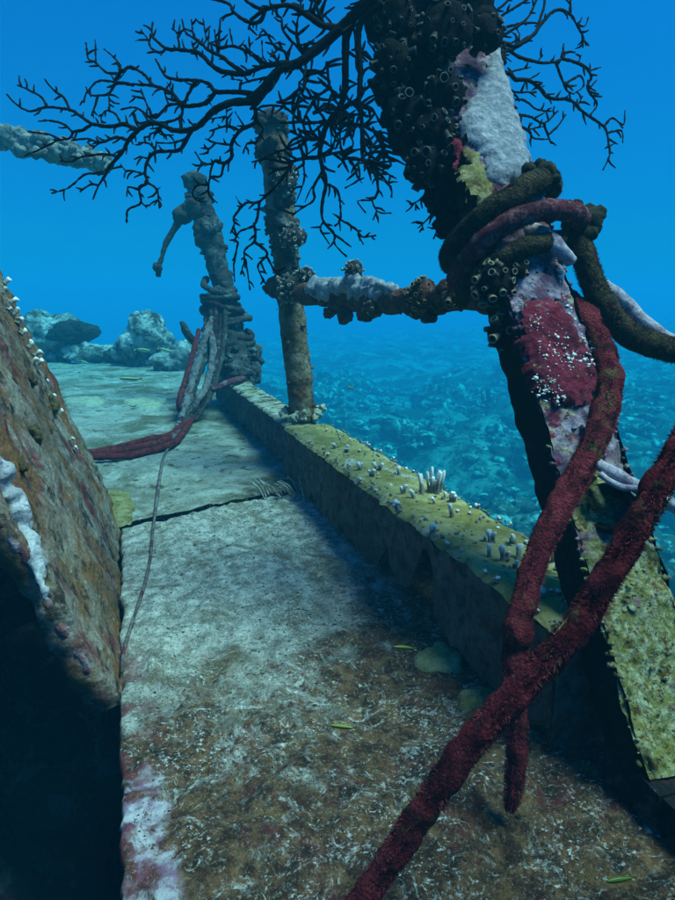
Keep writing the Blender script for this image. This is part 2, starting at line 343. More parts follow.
    M['polyp'] = n.done(c, 0.7, 0.3, n.bump(n.noise(500, 3), 0.6, 0.001))
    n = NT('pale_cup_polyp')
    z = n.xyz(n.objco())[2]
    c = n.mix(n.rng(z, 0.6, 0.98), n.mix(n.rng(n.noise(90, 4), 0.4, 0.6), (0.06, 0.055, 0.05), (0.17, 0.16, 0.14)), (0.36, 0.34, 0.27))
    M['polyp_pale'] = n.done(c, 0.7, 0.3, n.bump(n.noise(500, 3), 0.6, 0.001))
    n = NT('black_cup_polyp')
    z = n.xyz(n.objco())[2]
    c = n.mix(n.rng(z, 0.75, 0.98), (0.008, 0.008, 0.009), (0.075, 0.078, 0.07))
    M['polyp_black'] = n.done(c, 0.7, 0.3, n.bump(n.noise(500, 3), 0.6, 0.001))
    # seabed
    n = NT('seabed')
    c = n.mix(n.rng(n.noise(0.9, 8, 0.75), 0.45, 0.60), (0.055, 0.062, 0.048), (0.36, 0.39, 0.33))
    c = n.mix(n.rng(n.noise(4.5, 6, 0.8), 0.48, 0.60), c, (0.05, 0.052, 0.042))
    c = n.mix(n.rng(n.noise(7, 6, 0.8, n.map(loc=(3, 3, 3))), 0.60, 0.70, 0, 0.7), c, (0.50, 0.53, 0.48))
    M['seabed'] = n.done(c, 0.95, 0.1, n.bump(n.noise(9, 7, 0.75), 1.0, 0.12))
    M['reef'] = crusty('reef_coral_heads', (0.12, 0.12, 0.095), [((0.66, 0.70, 0.64), 5.5, 0.54, 0.05), ((0.05, 0.05, 0.042), 1.6, 0.52, 0.06), ((0.27, 0.24, 0.12), 4, 0.62, 0.06)], 16, 1.0, 0.05)
    # fish: dark stripe between a yellow green back and a pale belly
    for key, top, mid, bel in (('fish', (0.24, 0.28, 0.03), (0.02, 0.03, 0.015), (0.30, 0.34, 0.10)), ('fish_far', (0.42, 0.42, 0.16), (0.025, 0.025, 0.03), (0.55, 0.58, 0.55)), ('fish_green', (0.10, 0.17, 0.02), (0.05, 0.10, 0.015), (0.18, 0.24, 0.05))):
        n = NT(key)
        z = n.xyz(n.objco())[2]
        c = n.mix(n.rng(z, -0.03, -0.015), bel, mid); c = n.mix(n.rng(z, 0.02, 0.035), c, top)
        M[key] = n.done(c, 0.4, 0.4)
    n = NT('fish_fin'); M['fin'] = n.done((0.30, 0.36, 0.08), 0.5, 0.3)
    n = NT('fish_eye'); M['eye'] = n.done((0.008, 0.008, 0.008), 0.2, 0.5)
    M['chips'] = crusty('shell_and_coral_crumbs', (0.14, 0.12, 0.09), [((0.45, 0.47, 0.45), 40, 0.55, 0.05), ((0.12, 0.03, 0.04), 60, 0.6, 0.05), ((0.05, 0.045, 0.03), 50, 0.52, 0.05)], 300, 0.5, 0.002)
    M['turf'] = crusty('short_brown_turf', (0.11, 0.09, 0.045), [((0.17, 0.10, 0.05), 14, 0.5, 0.1), ((0.13, 0.03, 0.035), 20, 0.55, 0.06), ((0.25, 0.27, 0.24), 9, 0.6, 0.05)], 300, 0.2, 0.002, rough=0.95)
make_materials()

# ------------------------------------------------------------------ the setting: deck, hull, seabed
XL, XK, XO, ZK = -0.030, 0.425, 0.567, 0.160        # deck edge, ledge inner face, outer face, ledge top
def structure(o): o['kind'] = 'structure'; return o
def crackY(x): return 1.52 + 0.36 * (x + 0.07) + 0.02 * nz(V((x, 3, 0)), 14) + 0.008 * nz(V((x, 9, 0)), 60)
def deckz(x, y):
    p = V((x, y, 0))
    return 0.0065 * fbm(p, 14, 3) + 0.0038 * fbm(p, 55, 4)
def edgeX(y): return XL + 0.006 * fbm(V((0.3, y, 1)), 16, 3) + 0.003 * nz(V((0, y, 7)), 90)
mb = MB()
nx, ny = 118, 300
for j in range(ny + 1):
    for i in range(nx + 1):
        u = i / nx; t = j / ny
        x0 = edgeX(0.15 + t * 1.5); x = x0 + (0.575 - x0) * u
        y = 0.05 + (crackY(x) - 0.026 - 0.010 * nz(V((x, 1, 1)), 30) - 0.05) * t
        mb.v.append(V((x, y, deckz(x, y) - (0.006 if j == ny else 0))))
W = nx + 1
for j in range(ny):
    for i in range(nx):
        mb.f.append((j * W + i, j * W + i + 1, (j + 1) * W + i + 1, (j + 1) * W + i))
# thickness along the broken left edge and the crack
b = len(mb.v)
for j in range(ny + 1):
    q = mb.v[j * W]; mb.v.append(V((q.x - 0.004, q.y, q.z - 0.010))); mb.v.append(V((q.x + 0.002 + 0.01 * nz(q, 30), q.y, q.z - 0.028 - 0.012 * nz(q, 25))))
for j in range(ny):
    a0 = b + 2 * j
    mb.f += [(j * W, (j + 1) * W, a0 + 2, a0), (a0, a0 + 2, a0 + 3, a0 + 1)]
b = len(mb.v)
for i in range(W):
    q = mb.v[ny * W + i]; mb.v.append(V((q.x, q.y - 0.03, q.z - 0.03)))
for i in range(nx): mb.f.append((ny * W + i, ny * W + i + 1, b + i + 1, b + i))
structure(mb.build('deck', M['deck']))

mb = MB(); nx, ny = 150, 220
def farY0(x): return crackY(x) if x > -0.075 else 1.72 + 0.015 * nz(V((x, 0, 0)), 9)
for j in range(ny + 1):
    t = (j / ny) ** 1.5
    for i in range(nx + 1):
        x = -3.0 + 3.575 * (1 - (1 - i / nx) ** 1.8)
        y = farY0(x) + (6.25 + 0.25 * nz(V((x, 0, 0)), 2.0) - farY0(x)) * t
        z = 0.001 + 0.010 * fbm(V((x, y, 0)), 6, 3) * min(1, t * 12) + 0.004 * fbm(V((x, y, 1)), 40, 2)
        mb.v.append(V((x, y, z)))
W = nx + 1
for j in range(ny):
    for i in range(nx): mb.f.append((j * W + i, j * W + i + 1, (j + 1) * W + i + 1, (j + 1) * W + i))
b = len(mb.v)
for i in range(W): q = mb.v[i]; mb.v.append(V((q.x, q.y + 0.05, q.z - 0.03)))
for i in range(nx): mb.f.append((b + i, b + i + 1, i + 1, i))
fd = structure(mb.build('deck', M['far_deck']))

def slabbox(mb, x0, x1, y0, y1, z0, z1, n=(2, 20, 8), amp=0.0, s=6, top=True):
    """box of displaced grid faces"""
    def grid(o, du, dv, nu, nv):
        b = len(mb.v)
        for j in range(nv + 1):
            for i in range(nu + 1):
                p = o + du * (i / nu) + dv * (j / nv)
                k = V((nz(p, s), nz(p + V((7, 0, 0)), s), nz(p + V((0, 7, 0)), s)))
                mb.v.append(p + k * amp)
        for j in range(nv):
            for i in range(nu): mb.f.append((b + j * (nu + 1) + i, b + j * (nu + 1) + i + 1, b + (j + 1) * (nu + 1) + i + 1, b + (j + 1) * (nu + 1) + i))
    dx, dy, dz = V((x1 - x0, 0, 0)), V((0, y1 - y0, 0)), V((0, 0, z1 - z0)); o = V((x0, y0, z0))
    grid(o, dx, dz, n[0], n[2]); grid(o + dy + dx, -dx, dz, n[0], n[2])
    grid(o + dy, -dy, dz, n[1], n[2]); grid(o + dx, dy, dz, n[1], n[2])
    if top: grid(o + dz, dx, dy, n[0], n[1])
    grid(o + dy, dx, -dy, n[0], n[1])
# hull plating outside and the open hold on the left
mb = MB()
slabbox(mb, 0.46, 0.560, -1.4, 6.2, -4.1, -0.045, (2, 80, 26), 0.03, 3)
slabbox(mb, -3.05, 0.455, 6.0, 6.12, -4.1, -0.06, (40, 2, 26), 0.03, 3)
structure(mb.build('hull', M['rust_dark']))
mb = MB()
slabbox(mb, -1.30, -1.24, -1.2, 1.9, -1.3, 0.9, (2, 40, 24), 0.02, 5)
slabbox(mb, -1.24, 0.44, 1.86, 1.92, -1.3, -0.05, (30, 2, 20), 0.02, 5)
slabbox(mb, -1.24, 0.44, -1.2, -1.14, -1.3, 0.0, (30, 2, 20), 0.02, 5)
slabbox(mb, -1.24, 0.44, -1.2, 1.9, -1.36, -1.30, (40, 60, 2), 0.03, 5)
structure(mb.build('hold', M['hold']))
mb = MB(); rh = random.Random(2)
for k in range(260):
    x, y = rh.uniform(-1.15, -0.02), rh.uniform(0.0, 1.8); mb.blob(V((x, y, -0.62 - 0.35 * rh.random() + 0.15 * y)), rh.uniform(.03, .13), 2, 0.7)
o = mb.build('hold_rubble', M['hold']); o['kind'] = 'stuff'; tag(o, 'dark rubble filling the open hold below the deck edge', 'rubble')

# seabed: one sheet, reef ridges, falling and rising away from the wreck
def bedz(x, y):
    p = V((x, y, 0))
    return -2.75 + 0.75 * fbm(p, 0.17, 4) + 0.30 * fbm(p, 0.7, 4) + 0.10 * fbm(p, 2.6, 3) + 0.045 * max(0, x - 2.5)
mb = MB(); NR, NA = 170, 260
for j in range(NR + 1):
    r = 0.3 + 54.0 * (j / NR) ** 2.1
    for i in range(NA):
        a = 2 * math.pi * i / NA
        x, y = 1.5 + r * math.sin(a), 3.0 + r * math.cos(a)
        mb.v.append(V((x, y, bedz(x, y))))
for j in range(NR):
    for i in range(NA):
        i2 = (i + 1) % NA
        mb.f.append((j * NA + i, j * NA + i2, (j + 1) * NA + i2, (j + 1) * NA + i))
mb.f.append(tuple(range(NA)))
structure(mb.build('seabed', M['seabed']))

# reef growth that reads as one mottled mass far below
mb = MB()
rnd = random.Random(5)
for k in range(9000):
    a = math.radians(rnd.uniform(-14, 66)); r = 2.6 + 24 * rnd.random() ** 1.25
    x, y = r * math.sin(a), r * math.cos(a)
    if x < 0.9 and y < 7.2: continue
    s = 0.025 + 0.12 * rnd.random() ** 2 + (0.10 + 0.34 * rnd.random() if rnd.random() < 0.07 else 0)
    if noise.noise(V((x * 0.6, y * 0.6, 4))) < 0.0 and rnd.random() < 0.75: continue
    c = V((x, y, bedz(x, y) + s * 0.25))
    if rnd.random() < 0.93:
        mb.blob(c, s, 4 if s > 0.22 else 3 if s > 0.14 else 2 if s > 0.07 else 1, 0.8, 1.9 / s, (rnd.uniform(.7, 1.6), rnd.uniform(.7, 1.6), rnd.uniform(0.4, 1.0)))
    else:
        for q in range(rnd.randint(5, 9)):
            d = V((rnd.gauss(0, 0.8), rnd.gauss(0, 0.8), 1)).normalized()
            L = s * rnd.uniform(0.8, 1.6)
            mb.tube([(c, s * 0.16), (c + d * L * 0.5, s * 0.15), (c + d * L + V((rnd.gauss(0, 0.2), rnd.gauss(0, 0.2), 0)) * L, s * 0.1)], 4, 1.0)
o = mb.build('reef', M['reef']); o['kind'] = 'stuff'; tag(o, 'mottled pale and dark coral reef on the seabed below the wreck', 'reef')

# ------------------------------------------------------------------ the side ledge (two lengths)
def ledge(y0, y1, x0, x1, zt, label, mtop, notch):
    t = thing('ledge', V(((x0 + x1) / 2, y0, 0)), label, 'ledge')
    top = MB(); n1, n2 = 34, int((y1 - y0) / 0.009)
    for j in range(n2 + 1):
        y = y0 + (y1 - y0) * j / n2
        for i in range(n1 + 1):
            u = i / n1
            xe = 0.008 * fbm(V((u * 0.02, y, 5 + round(u))), 18, 3)
            x = x0 + (x1 - x0) * u + xe * (2 * abs(u - 0.5)) ** 4
            z = zt + 0.0035 * fbm(V((x, y, 2)), 22, 3) + 0.002 * fbm(V((x, y, 3)), 80, 2) - 0.010 * (2 * abs(u - 0.5)) ** 10
            top.v.append(V((x, y, z)))
    W = n1 + 1
    for j in range(n2):
        for i in range(n1): top.f.append((j * W + i, j * W + i + 1, (j + 1) * W + i + 1, (j + 1) * W + i))
    b = len(top.v)
    for i in range(W): q = top.v[i]; top.v.append(q + V((0, 0.002, -0.016)))
    for i in range(n1): top.f.append((b + i, b + i + 1, i + 1, i))
    top.build('top_plate', mtop, t)
    for nm, xx, s in (('inner_plate', x0, -1), ('outer_plate', x1, 1)):
        m = MB(); n3 = 18
        for j in range(n2 + 1):
            y = y0 + (y1 - y0) * j / n2
            zb = 0.022 + 0.03 * fbm(V((xx, y, 1)), 11, 4) + notch(y) if s < 0 else -0.05
            zb = max(zb, -0.02) if s < 0 else zb
            xo = 0.008 * fbm(V((0.0, y, 5 + (0 if s < 0 else 1))), 18, 3)
            for i in range(n3 + 1):
                z = zt - 0.010 - (zt - 0.010 - zb) * i / n3
                x = xx + xo * 1.0 + 0.006 * fbm(V((xx, y, z)), 14, 3) + s * 0.001
                m.v.append(V((x, y, z)))
        for j in range(n2):
            for i in range(n3): m.f.append((j * (n3 + 1) + i, (j + 1) * (n3 + 1) + i, (j + 1) * (n3 + 1) + i + 1, j * (n3 + 1) + i + 1) if s > 0 else (j * (n3 + 1) + i, j * (n3 + 1) + i + 1, (j + 1) * (n3 + 1) + i + 1, (j + 1) * (n3 + 1) + i))
        m.build(nm, M['kerb_face'], t)
    m = MB(); m.v = [V((x0 + 0.006, y0 + 0.004, -0.04)), V((x1 - 0.006, y0 + 0.004, -0.04)), V((x1 - 0.006, y0 + 0.004, zt - 0.012)), V((x0 + 0.006, y0 + 0.004, zt - 0.012))]
    m.f = [(0, 1, 2, 3)]; 
    m2 = MB(); slabbox(m2, x0 + 0.012, x1 - 0.012, y0 + 0.012, y0 + 0.020, -0.04, zt - 0.014, (6, 1, 8), 0.003, 20)
    m2.build('end_plate', M['kerb_face'], t)
    return t
def notch1(y): return 0.085 * math.exp(-((y - 0.86) / 0.035) ** 2) + 0.05 * math.exp(-((y - 1.02) / 0.03) ** 2) + 0.03 * math.exp(-((y - 0.52) / 0.05) ** 2)
ledge(0.535, 1.80, XK, XO, ZK, 'long near ledge with yellow-green top dotted with white coral stubs', M['ledge'], notch1)
ledge(1.815, 3.45, XK + 0.025, XO - 0.01, ZK - 0.012, 'short far ledge with streaked pale top behind the round rail post', M['ledge_far'], lambda y: 0.0)

t = thing('shading_bulwark', V((0.52, 0.0, 0)), 'dark sill beside the foot of the near post with an unseen plate added for shade', 'shading_bulwark')
m = MB(); slabbox(m, 0.462, 0.60, -0.55, 0.412, -0.04, 0.040, (10, 60, 6), 0.004, 20); m.build('sill', M['hold'], t)
m = MB(); n1, n2 = 60, 40
for side in (0, 1):
    for j in range(n2 + 1):
        for i in range(n1 + 1):
            y = -0.55 + 0.80 * i / n1; zt = 1.05 + 0.10 * fbm(V((1, y, 4)), 6, 4) - 0.7 * max(0, (y - 0.13) / 0.12)
            z = 0.04 + (max(zt, 0.08) - 0.04) * j / n2; p = V((0.505 + 0.018 * side + 0.02 * z, y, z)); m.v.append(p + V((0.006 * fbm(p, 10, 3), 0, 0)))
Q = (n1 + 1) * (n2 + 1)
for j in range(n2):
    for i in range(n1):
        a = j * (n1 + 1) + i; m.f += [(a, a + n1 + 1, a + n1 + 2, a + 1), (Q + a, Q + a + 1, Q + a + n1 + 2, Q + a + n1 + 1)]
for i in range(n1): a = n2 * (n1 + 1) + i; m.f.append((a, Q + a, Q + a + 1, a + 1))
for j in range(n2):
    a = j * (n1 + 1) + n1; m.f.append((a, a + n1 + 1, Q + a + n1 + 1, Q + a))
m.build('plate', M['kerb_face'], t)  # unseen upright plate, added to shade the near right corner of the deck
# ------------------------------------------------------------------ fuzz, ropes
def fuzz(mb, pts, per_m, length, seed=1, step=0.004):
    P = crs(pts, step); r = random.Random(seed)
    total = 0.0
    for i in range(len(P) - 1):
        p, rad = P[i]; q, r2 = P[i + 1]; L = (q - p).length
        t = (q - p).normalized(); u = t.orthogonal().normalized(); b_ = t.cross(u)
        total += L * per_m
        while total > 1:
            total -= 1
            a = r.random() * 6.283; d = u * math.cos(a) + b_ * math.sin(a)
            c = p + (q - p) * r.random() + d * rad * 0.93
            l = length * r.uniform(0.4, 1.3)
            tip = c + (d + t * r.uniform(-0.9, 0.9) + V((0, 0, r.uniform(-0.5, 0.3))) * 0.5).normalized() * l
            s = (t.cross(d) * math.cos(a * 3) + t * math.sin(a * 3)).normalized() * 0.00055
            n = len(mb.v); mb.v += [c - s, c + s, tip]; mb.f.append((n, n + 1, n + 2))
def D(lst): return [(at(x, y, d), r) for x, y, d, r in lst]
def rope(name, pts, mat, label, fz=None, per=9000, ln=0.0045, seg=14, amp=0.002, step=0.005, lump=0.0, cat='rope', knots=()):
    t = thing(name, pts[0][0].copy(), label, cat)
    mb = MB(); mb.tube(pts, seg, step, amp, 60, lump or (0.0018 if fz else 0.0), 34)
    st = mb.build('strand', mat, t)
    for (c, r) in knots:
        k = MB(); k.blob(c, r, 3, 0.35); k.build('knot', mat, t)
    if fz:
        f = MB(); fuzz(f, pts, per, ln, len(name) + len(pts)); o = f.build('fuzz', fz, st, smooth=False); o['kind'] = 'stuff'
    return t
RA = 0.0102
ropeA = [(V((0.90, 0.55, -0.35)), RA), (V((0.80, 0.40, 0.10)), RA)] + D([(760, 330, .56, RA), (712, 395, .52, RA), (675, 458, .50, RA), (625, 548, .50, RA), (572, 632, .505, RA * 1.02), (520, 690, .51, RA * 1.05), (470, 745, .515, RA * 1.08), (422, 812, .525, RA * 1.05), (374, 884, .535, RA), (335, 945, .525, RA)]) + [(V((0.05, 0.30, 0.018)), RA), (V((-0.02, 0.15, 0.018)), RA)]
rope('rope', ropeA, M['rope_maroon'], 'thick fuzzy maroon rope slanting across the front of the deck', M['fuzz_maroon'], 30000, 0.0036, 22, 0.0038)
ropeB = D([(558, 290, .94, 0.01080), (583, 315, .86, 0.01485), (603, 352, .82, 0.01512), (609, 392, .785, 0.01485), (600, 430, .755, 0.01422), (579, 474, .725, 0.01368), (556, 514, .70, 0.01332), (538, 554, .685, 0.01260), (525, 598, .665, 0.01188), (516, 640, .65, 0.01125), (514, 695, .64, 0.01008), (517, 742, .637, 0.00936), (514, 785, .635, 0.00855), (512, 800, .635, 0.00630), (510, 812, .636, 0.00198)])
rope('rope', ropeB, M['rope_maroon'], 'maroon rope looping beside the near post and hanging down to the deck', M['fuzz_maroon'], 28000, 0.0038, 22, 0.0038, knots=[(at(517, 632, .645), .0155)])
rope('rope', D([(520, 190, 0.935, 0.01476), (470, 215, 0.975, 0.01558), (452, 262, 0.945, 0.01558), (455, 246, 0.895, 0.01640), (484, 217, 0.845, 0.01640), (514, 196, 0.835, 0.01558), (545, 178, 0.865, 0.01476), (552, 190, 0.945, 0.01394)]), M['rope_brown'], 'thick dark brown rope, upper coil wrapped round the near post', M['fuzz_brown'], 22000, 0.004, 16, 0.002)
rope('rope', D([(470, 290, 0.968, .013), (456, 280, 0.918, .0135), (473, 253, 0.858, .0135), (503, 226, 0.823, .0135), (538, 212, 0.818, .013), (572, 212, 0.833, .013), (582, 225, 0.878, .012)]), M['rope_red'], 'pinkish red rope, lower coil wrapped round the near post', M['fuzz_maroon'], 9000, 0.003, 14, 0.002)
rope('rope', D([(462, 300, 0.935, 0.01066), (470, 285, 0.875, 0.01230), (500, 262, 0.830, 0.01394), (530, 246, 0.820, 0.01230), (560, 238, 0.845, 0.00984)]), M['rope_brown'], 'dark coil standing in for the shading beneath the pinkish red coil', M['fuzz_brown'], 12000, 0.0035, 14, 0.003)  # dark coil put in for the shading under the red one
rope('rope', D([(572, 222, .90, 0.01476), (581, 247, .875, 0.01599), (595, 288, .87, 0.01599), (618, 324, .86, 0.01599), (648, 343, .85, 0.01599), (690, 352, .84, 0.01599), (760, 345, .82, 0.01558), (840, 420, .80, 0.01558)]), M['rope_brown'], 'fuzzy brown rope leading off to the right from the near post', M['fuzz_brown'], 24000, 0.0042, 16, 0.002)
rope('rope', D([(602, 284, .91, .009), (624, 303, .905, .011), (648, 327, .90, .011), (690, 348, .89, .011), (760, 338, .87, .010), (840, 415, .85, .01)]), M['rope_pale'], 'pale lilac rope lying along the fuzzy brown rope', None, seg=12, amp=0.0015)
rope('coral_branch', D([(528, 232, 0.860, .012), (548, 238, 0.835, .011), (560, 250, 0.830, .010), (572, 262, 0.835, .008)]), M['rope_pale'], 'short pale crusted branch bridging post and brown rope', None, seg=12, amp=0.003, cat='coral')

def knobs(lst, mat, label, name='sponge'):
    c0 = at(*lst[0][:3]); t = thing(name, c0, label, 'sponge')
    for (x, y, d, rpx) in lst:
        m = MB(); m.blob(at(x, y, d), rpx * d / 650, 3, 0.25, fine=0.05); m.build('lobe', mat, t)
    return t
knobs([(545, 172, .855, 10), (534, 178, .845, 9), (554, 179, .855, 6), (540, 165, .86, 6), (529, 170, .85, 7)], M['knob'], 'lumpy dark green sponge on the end of the upper coil')
knobs([(590, 221, .88, 14), (581, 213, .87, 8), (598, 214, .89, 8), (588, 234, .87, 9), (577, 206, .88, 6)], M['knob'], 'round dark green sponge on top of the brown rope')

# ------------------------------------------------------------------ near post
def lathe(profile, seg):
    vs = []; fs = []
    for (r, z) in profile:
        for k in range(seg):
            a = 2 * math.pi * k / seg; vs.append(V((r * math.cos(a), r * math.sin(a), z)))
    for i in range(len(profile) - 1):
        for k in range(seg):
            k2 = (k + 1) % seg; fs.append((i * seg + k, i * seg + k2, (i + 1) * seg + k2, (i + 1) * seg + k))
    fs.append(tuple(range((len(profile) - 1) * seg, len(profile) * seg)))
    return vs, fs
PX = 0.51
PB = onx(690, 770, PX); PT = onx(470, 60, PX)
PT = PB + (PT - PB) * 1.25
AX = (PT - PB).normalized(); PR = V((1, 0, 0)); PN = PR.cross(AX) * -1
if PN.y > 0: PN = -PN
WF, WS = 0.097, 0.056
post = thing('rail_post', PB.copy(), 'thick leaning near post with maroon and yellow-green crust', 'post')
LP = (PT - PB).length
def pw(s): return WF                      # s metres along the post
m = MB(); n1, n2 = 26, 260
for j in range(n2 + 1):
    s = LP * j / n2; c = PB + AX * s; wd = pw(s)
    for i in range(n1 + 1):
        u = i / n1 - 0.5
        p = c + PR * (u * wd)
        rim = (abs(u) * 2) ** 6
        m.v.append(p + PN * (0.005 * fbm(p, 22, 4) + 0.003 * fbm(p, 80, 3) - 0.006 * rim) + PR * (0.0065 * fbm(p, 26, 4) * (1 if abs(u) > 0.45 else 0)))
for j in range(n2):
    for i in range(n1): m.f.append((j * (n1 + 1) + i, j * (n1 + 1) + i + 1, (j + 1) * (n1 + 1) + i + 1, (j + 1) * (n1 + 1) + i))
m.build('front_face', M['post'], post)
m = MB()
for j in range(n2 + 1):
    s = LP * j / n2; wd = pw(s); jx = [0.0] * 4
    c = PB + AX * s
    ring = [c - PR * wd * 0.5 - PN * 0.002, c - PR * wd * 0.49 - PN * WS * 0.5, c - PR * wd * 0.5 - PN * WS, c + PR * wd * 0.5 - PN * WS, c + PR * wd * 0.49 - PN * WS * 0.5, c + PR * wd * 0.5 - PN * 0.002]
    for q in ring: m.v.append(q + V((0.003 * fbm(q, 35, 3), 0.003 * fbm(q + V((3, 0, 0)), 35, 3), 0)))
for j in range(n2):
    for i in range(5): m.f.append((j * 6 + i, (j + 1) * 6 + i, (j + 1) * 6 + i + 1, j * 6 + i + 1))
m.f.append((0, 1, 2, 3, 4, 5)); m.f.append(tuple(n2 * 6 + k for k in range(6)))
m.build('side_face', M['post_shade'], post)
# foot plate under the post
m = MB(); slabbox(m, PB.x - 0.052, PB.x + 0.09, PB.y - 0.015, PB.y + 0.06, -0.03, PB.z - 0.004, (12, 8, 3), 0.004, 20); m.build('foot_plate', M['hold'], post)
def post_local(x, y):
    r = ray(x, y); k = (PB - CAM).dot(PN) / r.dot(PN); p = CAM + r * k
    d = p - PB; return d.dot(AX), d.dot(PR)
def crust(poly, th, mat, name, parent, res=0.0035, amp=0.003, seed=0.0, off=0.0, rag=1.0):
    """a lumpy sheet on the front face; poly in pixels; edge made ragged by noise"""
    L = [post_local(x, y) for x, y in poly]
    s0, s1 = min(a for a, _ in L), max(a for a, _ in L); v0, v1 = min(b for _, b in L), max(b for _, b in L)
    n = int((s1 - s0) / res) + 3; k = int((v1 - v0) / res) + 3
    def dist(a, b_):
        ins = False; dm = 9; N = len(L)
        for i in range(N):
            (a0, b0), (a1, b1) = L[i], L[(i + 1) % N]
            if (b0 > b_) != (b1 > b_) and a < (a1 - a0) * (b_ - b0) / (b1 - b0) + a0: ins = not ins
            e = V((a1 - a0, b1 - b0)); w_ = V((a - a0, b_ - b0)); t = max(0, min(1, w_.dot(e) / max(e.dot(e), 1e-9)))
            dm = min(dm, (w_ - e * t).length)
        return dm if ins else -dm
    mb = MB(); ok = []
    for j in range(n):
        for i in range(k):
            a = s0 - res + j * res; b_ = v0 - res + i * res
            p = PB + AX * a + PR * b_
            d = dist(a, b_) + rag * (0.010 * fbm(p + V((seed, 0, 0)), 40, 4) + 0.006 * fbm(p + V((0, seed, 3)), 130, 3))
            hgt = th * min(1, max(0, d) / 0.018) ** 0.8 + amp * min(1, max(0, d) / 0.01) * fbm(p, 60, 3) + amp * 0.6 * abs(fbm(p, 150, 2)) + 0.002 + off
            mb.v.append(p + PN * (hgt if d > 0 else -0.004)); ok.append(d > -res * 0.8)
    for j in range(n - 1):
        for i in range(k - 1):
            q = (j * k + i, j * k + i + 1, (j + 1) * k + i + 1, (j + 1) * k + i)
            if all(ok[z] for z in q): mb.f.append(q)
    return mb.build(name, mat, parent)
crust([(496, 40), (514, 105), (532, 160), (526, 178), (500, 188), (486, 182), (483, 160), (466, 140), (458, 118), (474, 95), (486, 60)], 0.010, M['grey_sponge'], 'grey_sponge_crust', post, amp=0.0022, rag=0.45)['label'] = 'smooth pale blue-grey sponge crust'
crust([(462, 148), (480, 155), (486, 178), (498, 190), (492, 202), (468, 200), (460, 178)], 0.004, M['yellow_sponge'], 'yellow_crust', post)['label'] = 'yellow crust patch'
crust([(452, 135), (462, 143), (462, 165), (454, 168)], 0.004, M['maroon_crust'], 'red_crust', post)
mr = crust([(519, 318), (532, 303), (556, 297), (566, 312), (586, 345), (598, 398), (580, 412), (555, 408), (540, 392), (524, 362)], 0.009, M['maroon_crust'], 'maroon_crust', post, amp=0.003); mr['label'] = 'thick dark maroon sponge crust'
# white specks on the maroon crust and on the edges
m = MB(); rr = random.Random(3)
cl = [(rr.gauss(550, 14), rr.gauss(365, 26)) for _ in range(9)]
for k in range(330):
    if k < 230: cx_, cy_ = rr.choice(cl); x, y = rr.gauss(cx_, 6), rr.gauss(cy_, 7)
    else: y = rr.uniform(255, 400); x = 497 + .328 * (y - 60) - rr.uniform(1, 9) - 3
    if k < 230 and not (525 < x < 590 and 318 < y < 410): continue
    a, b_ = post_local(x, y)
    m.blob(PB + AX * a + PR * b_ + PN * (0.0110 if k < 230 else 0.001), rr.uniform(0.0005, 0.0012) + (0.0012 if rr.random() < 0.12 else 0), 1, 1.2, None, (rr.uniform(.7, 1.8), 1, rr.uniform(.6, 1.4)))
o = m.build('white_speck', M['white_speck'], mr); o['kind'] = 'stuff'
# broken socket and rod through the post
sk = MB()
c = at(612, 512, .735); ax = (at(600, 500, .70) - c).normalized()
rm = ax.to_track_quat('Z', 'Y').to_matrix()
vs, fs = lathe([(0.026, -0.06), (0.029, 0.0), (0.0285, 0.022), (0.024, 0.024), (0.018, 0.012), (0.016, -0.03), (0.004, -0.04)], 22)
for v in vs:
    q = c + rm @ v; sk.v.append(q + (q - c).normalized() * 0.004 * fbm(q, 40, 3))
sk.f = fs; sk.build('socket', M['post_shade'], post)
sk = MB(); sk.tube(D([(592, 462, .735, .007), (612, 472, .715, .0075), (630, 484, .705, .0075), (652, 494, .705, .0075), (690, 516, .71, .0075), (760, 560, .72, .007)]), 12, 0.005, 0.002, 70); sk.build('rod', M['rope_pale'], post)
sk = MB(); sk.tube(D([(600, 474, .715, .0035), (614, 484, .705, .004), (626, 488, .70, .0045), (640, 487, .70, .004)]), 10, 0.004, 0.0012, 70); sk.build('prong', M['rope_pale'], post)
sk = MB(); sk.tube(D([(594, 488, .72, .006), (599, 500, .715, .007), (604, 510, .72, .005)]), 10, 0.004, 0.003, 60); sk.build('yellow_lump', M['yellow_sponge'], post)
# dark encrusting mass that smothers the top of the post
mass = thing('encrusting_mass', at(440, 120, .98), 'black knobbly encrusting growth smothering the top of the near post', 'coral')
m = MB()
for x, y, d, rp, sub in ((432, -60, 1.02, 62, 5), (440, 15, 1.0, 58, 5), (418, 60, .98, 40, 5), (425, 105, .975, 42, 5), (440, 150, .97, 34, 5), (452, 195, .965, 20, 4), (468, 45, .99, 30, 5), (392, 25, .99, 24, 4), (385, 90, .99, 15, 4), (462, 85, .97, 18, 4), (448, 225, .97, 14, 4), (434, 200, .98, 12, 4), (395, 118, .98, 14, 4), (410, 145, .98, 16, 4)):
    m.blob(at(x, y, d), rp * d / 650, sub, 0.42, None, (1, 0.75, 1.05), fine=0.10)
m.build('crust', M['black_mass'], mass)

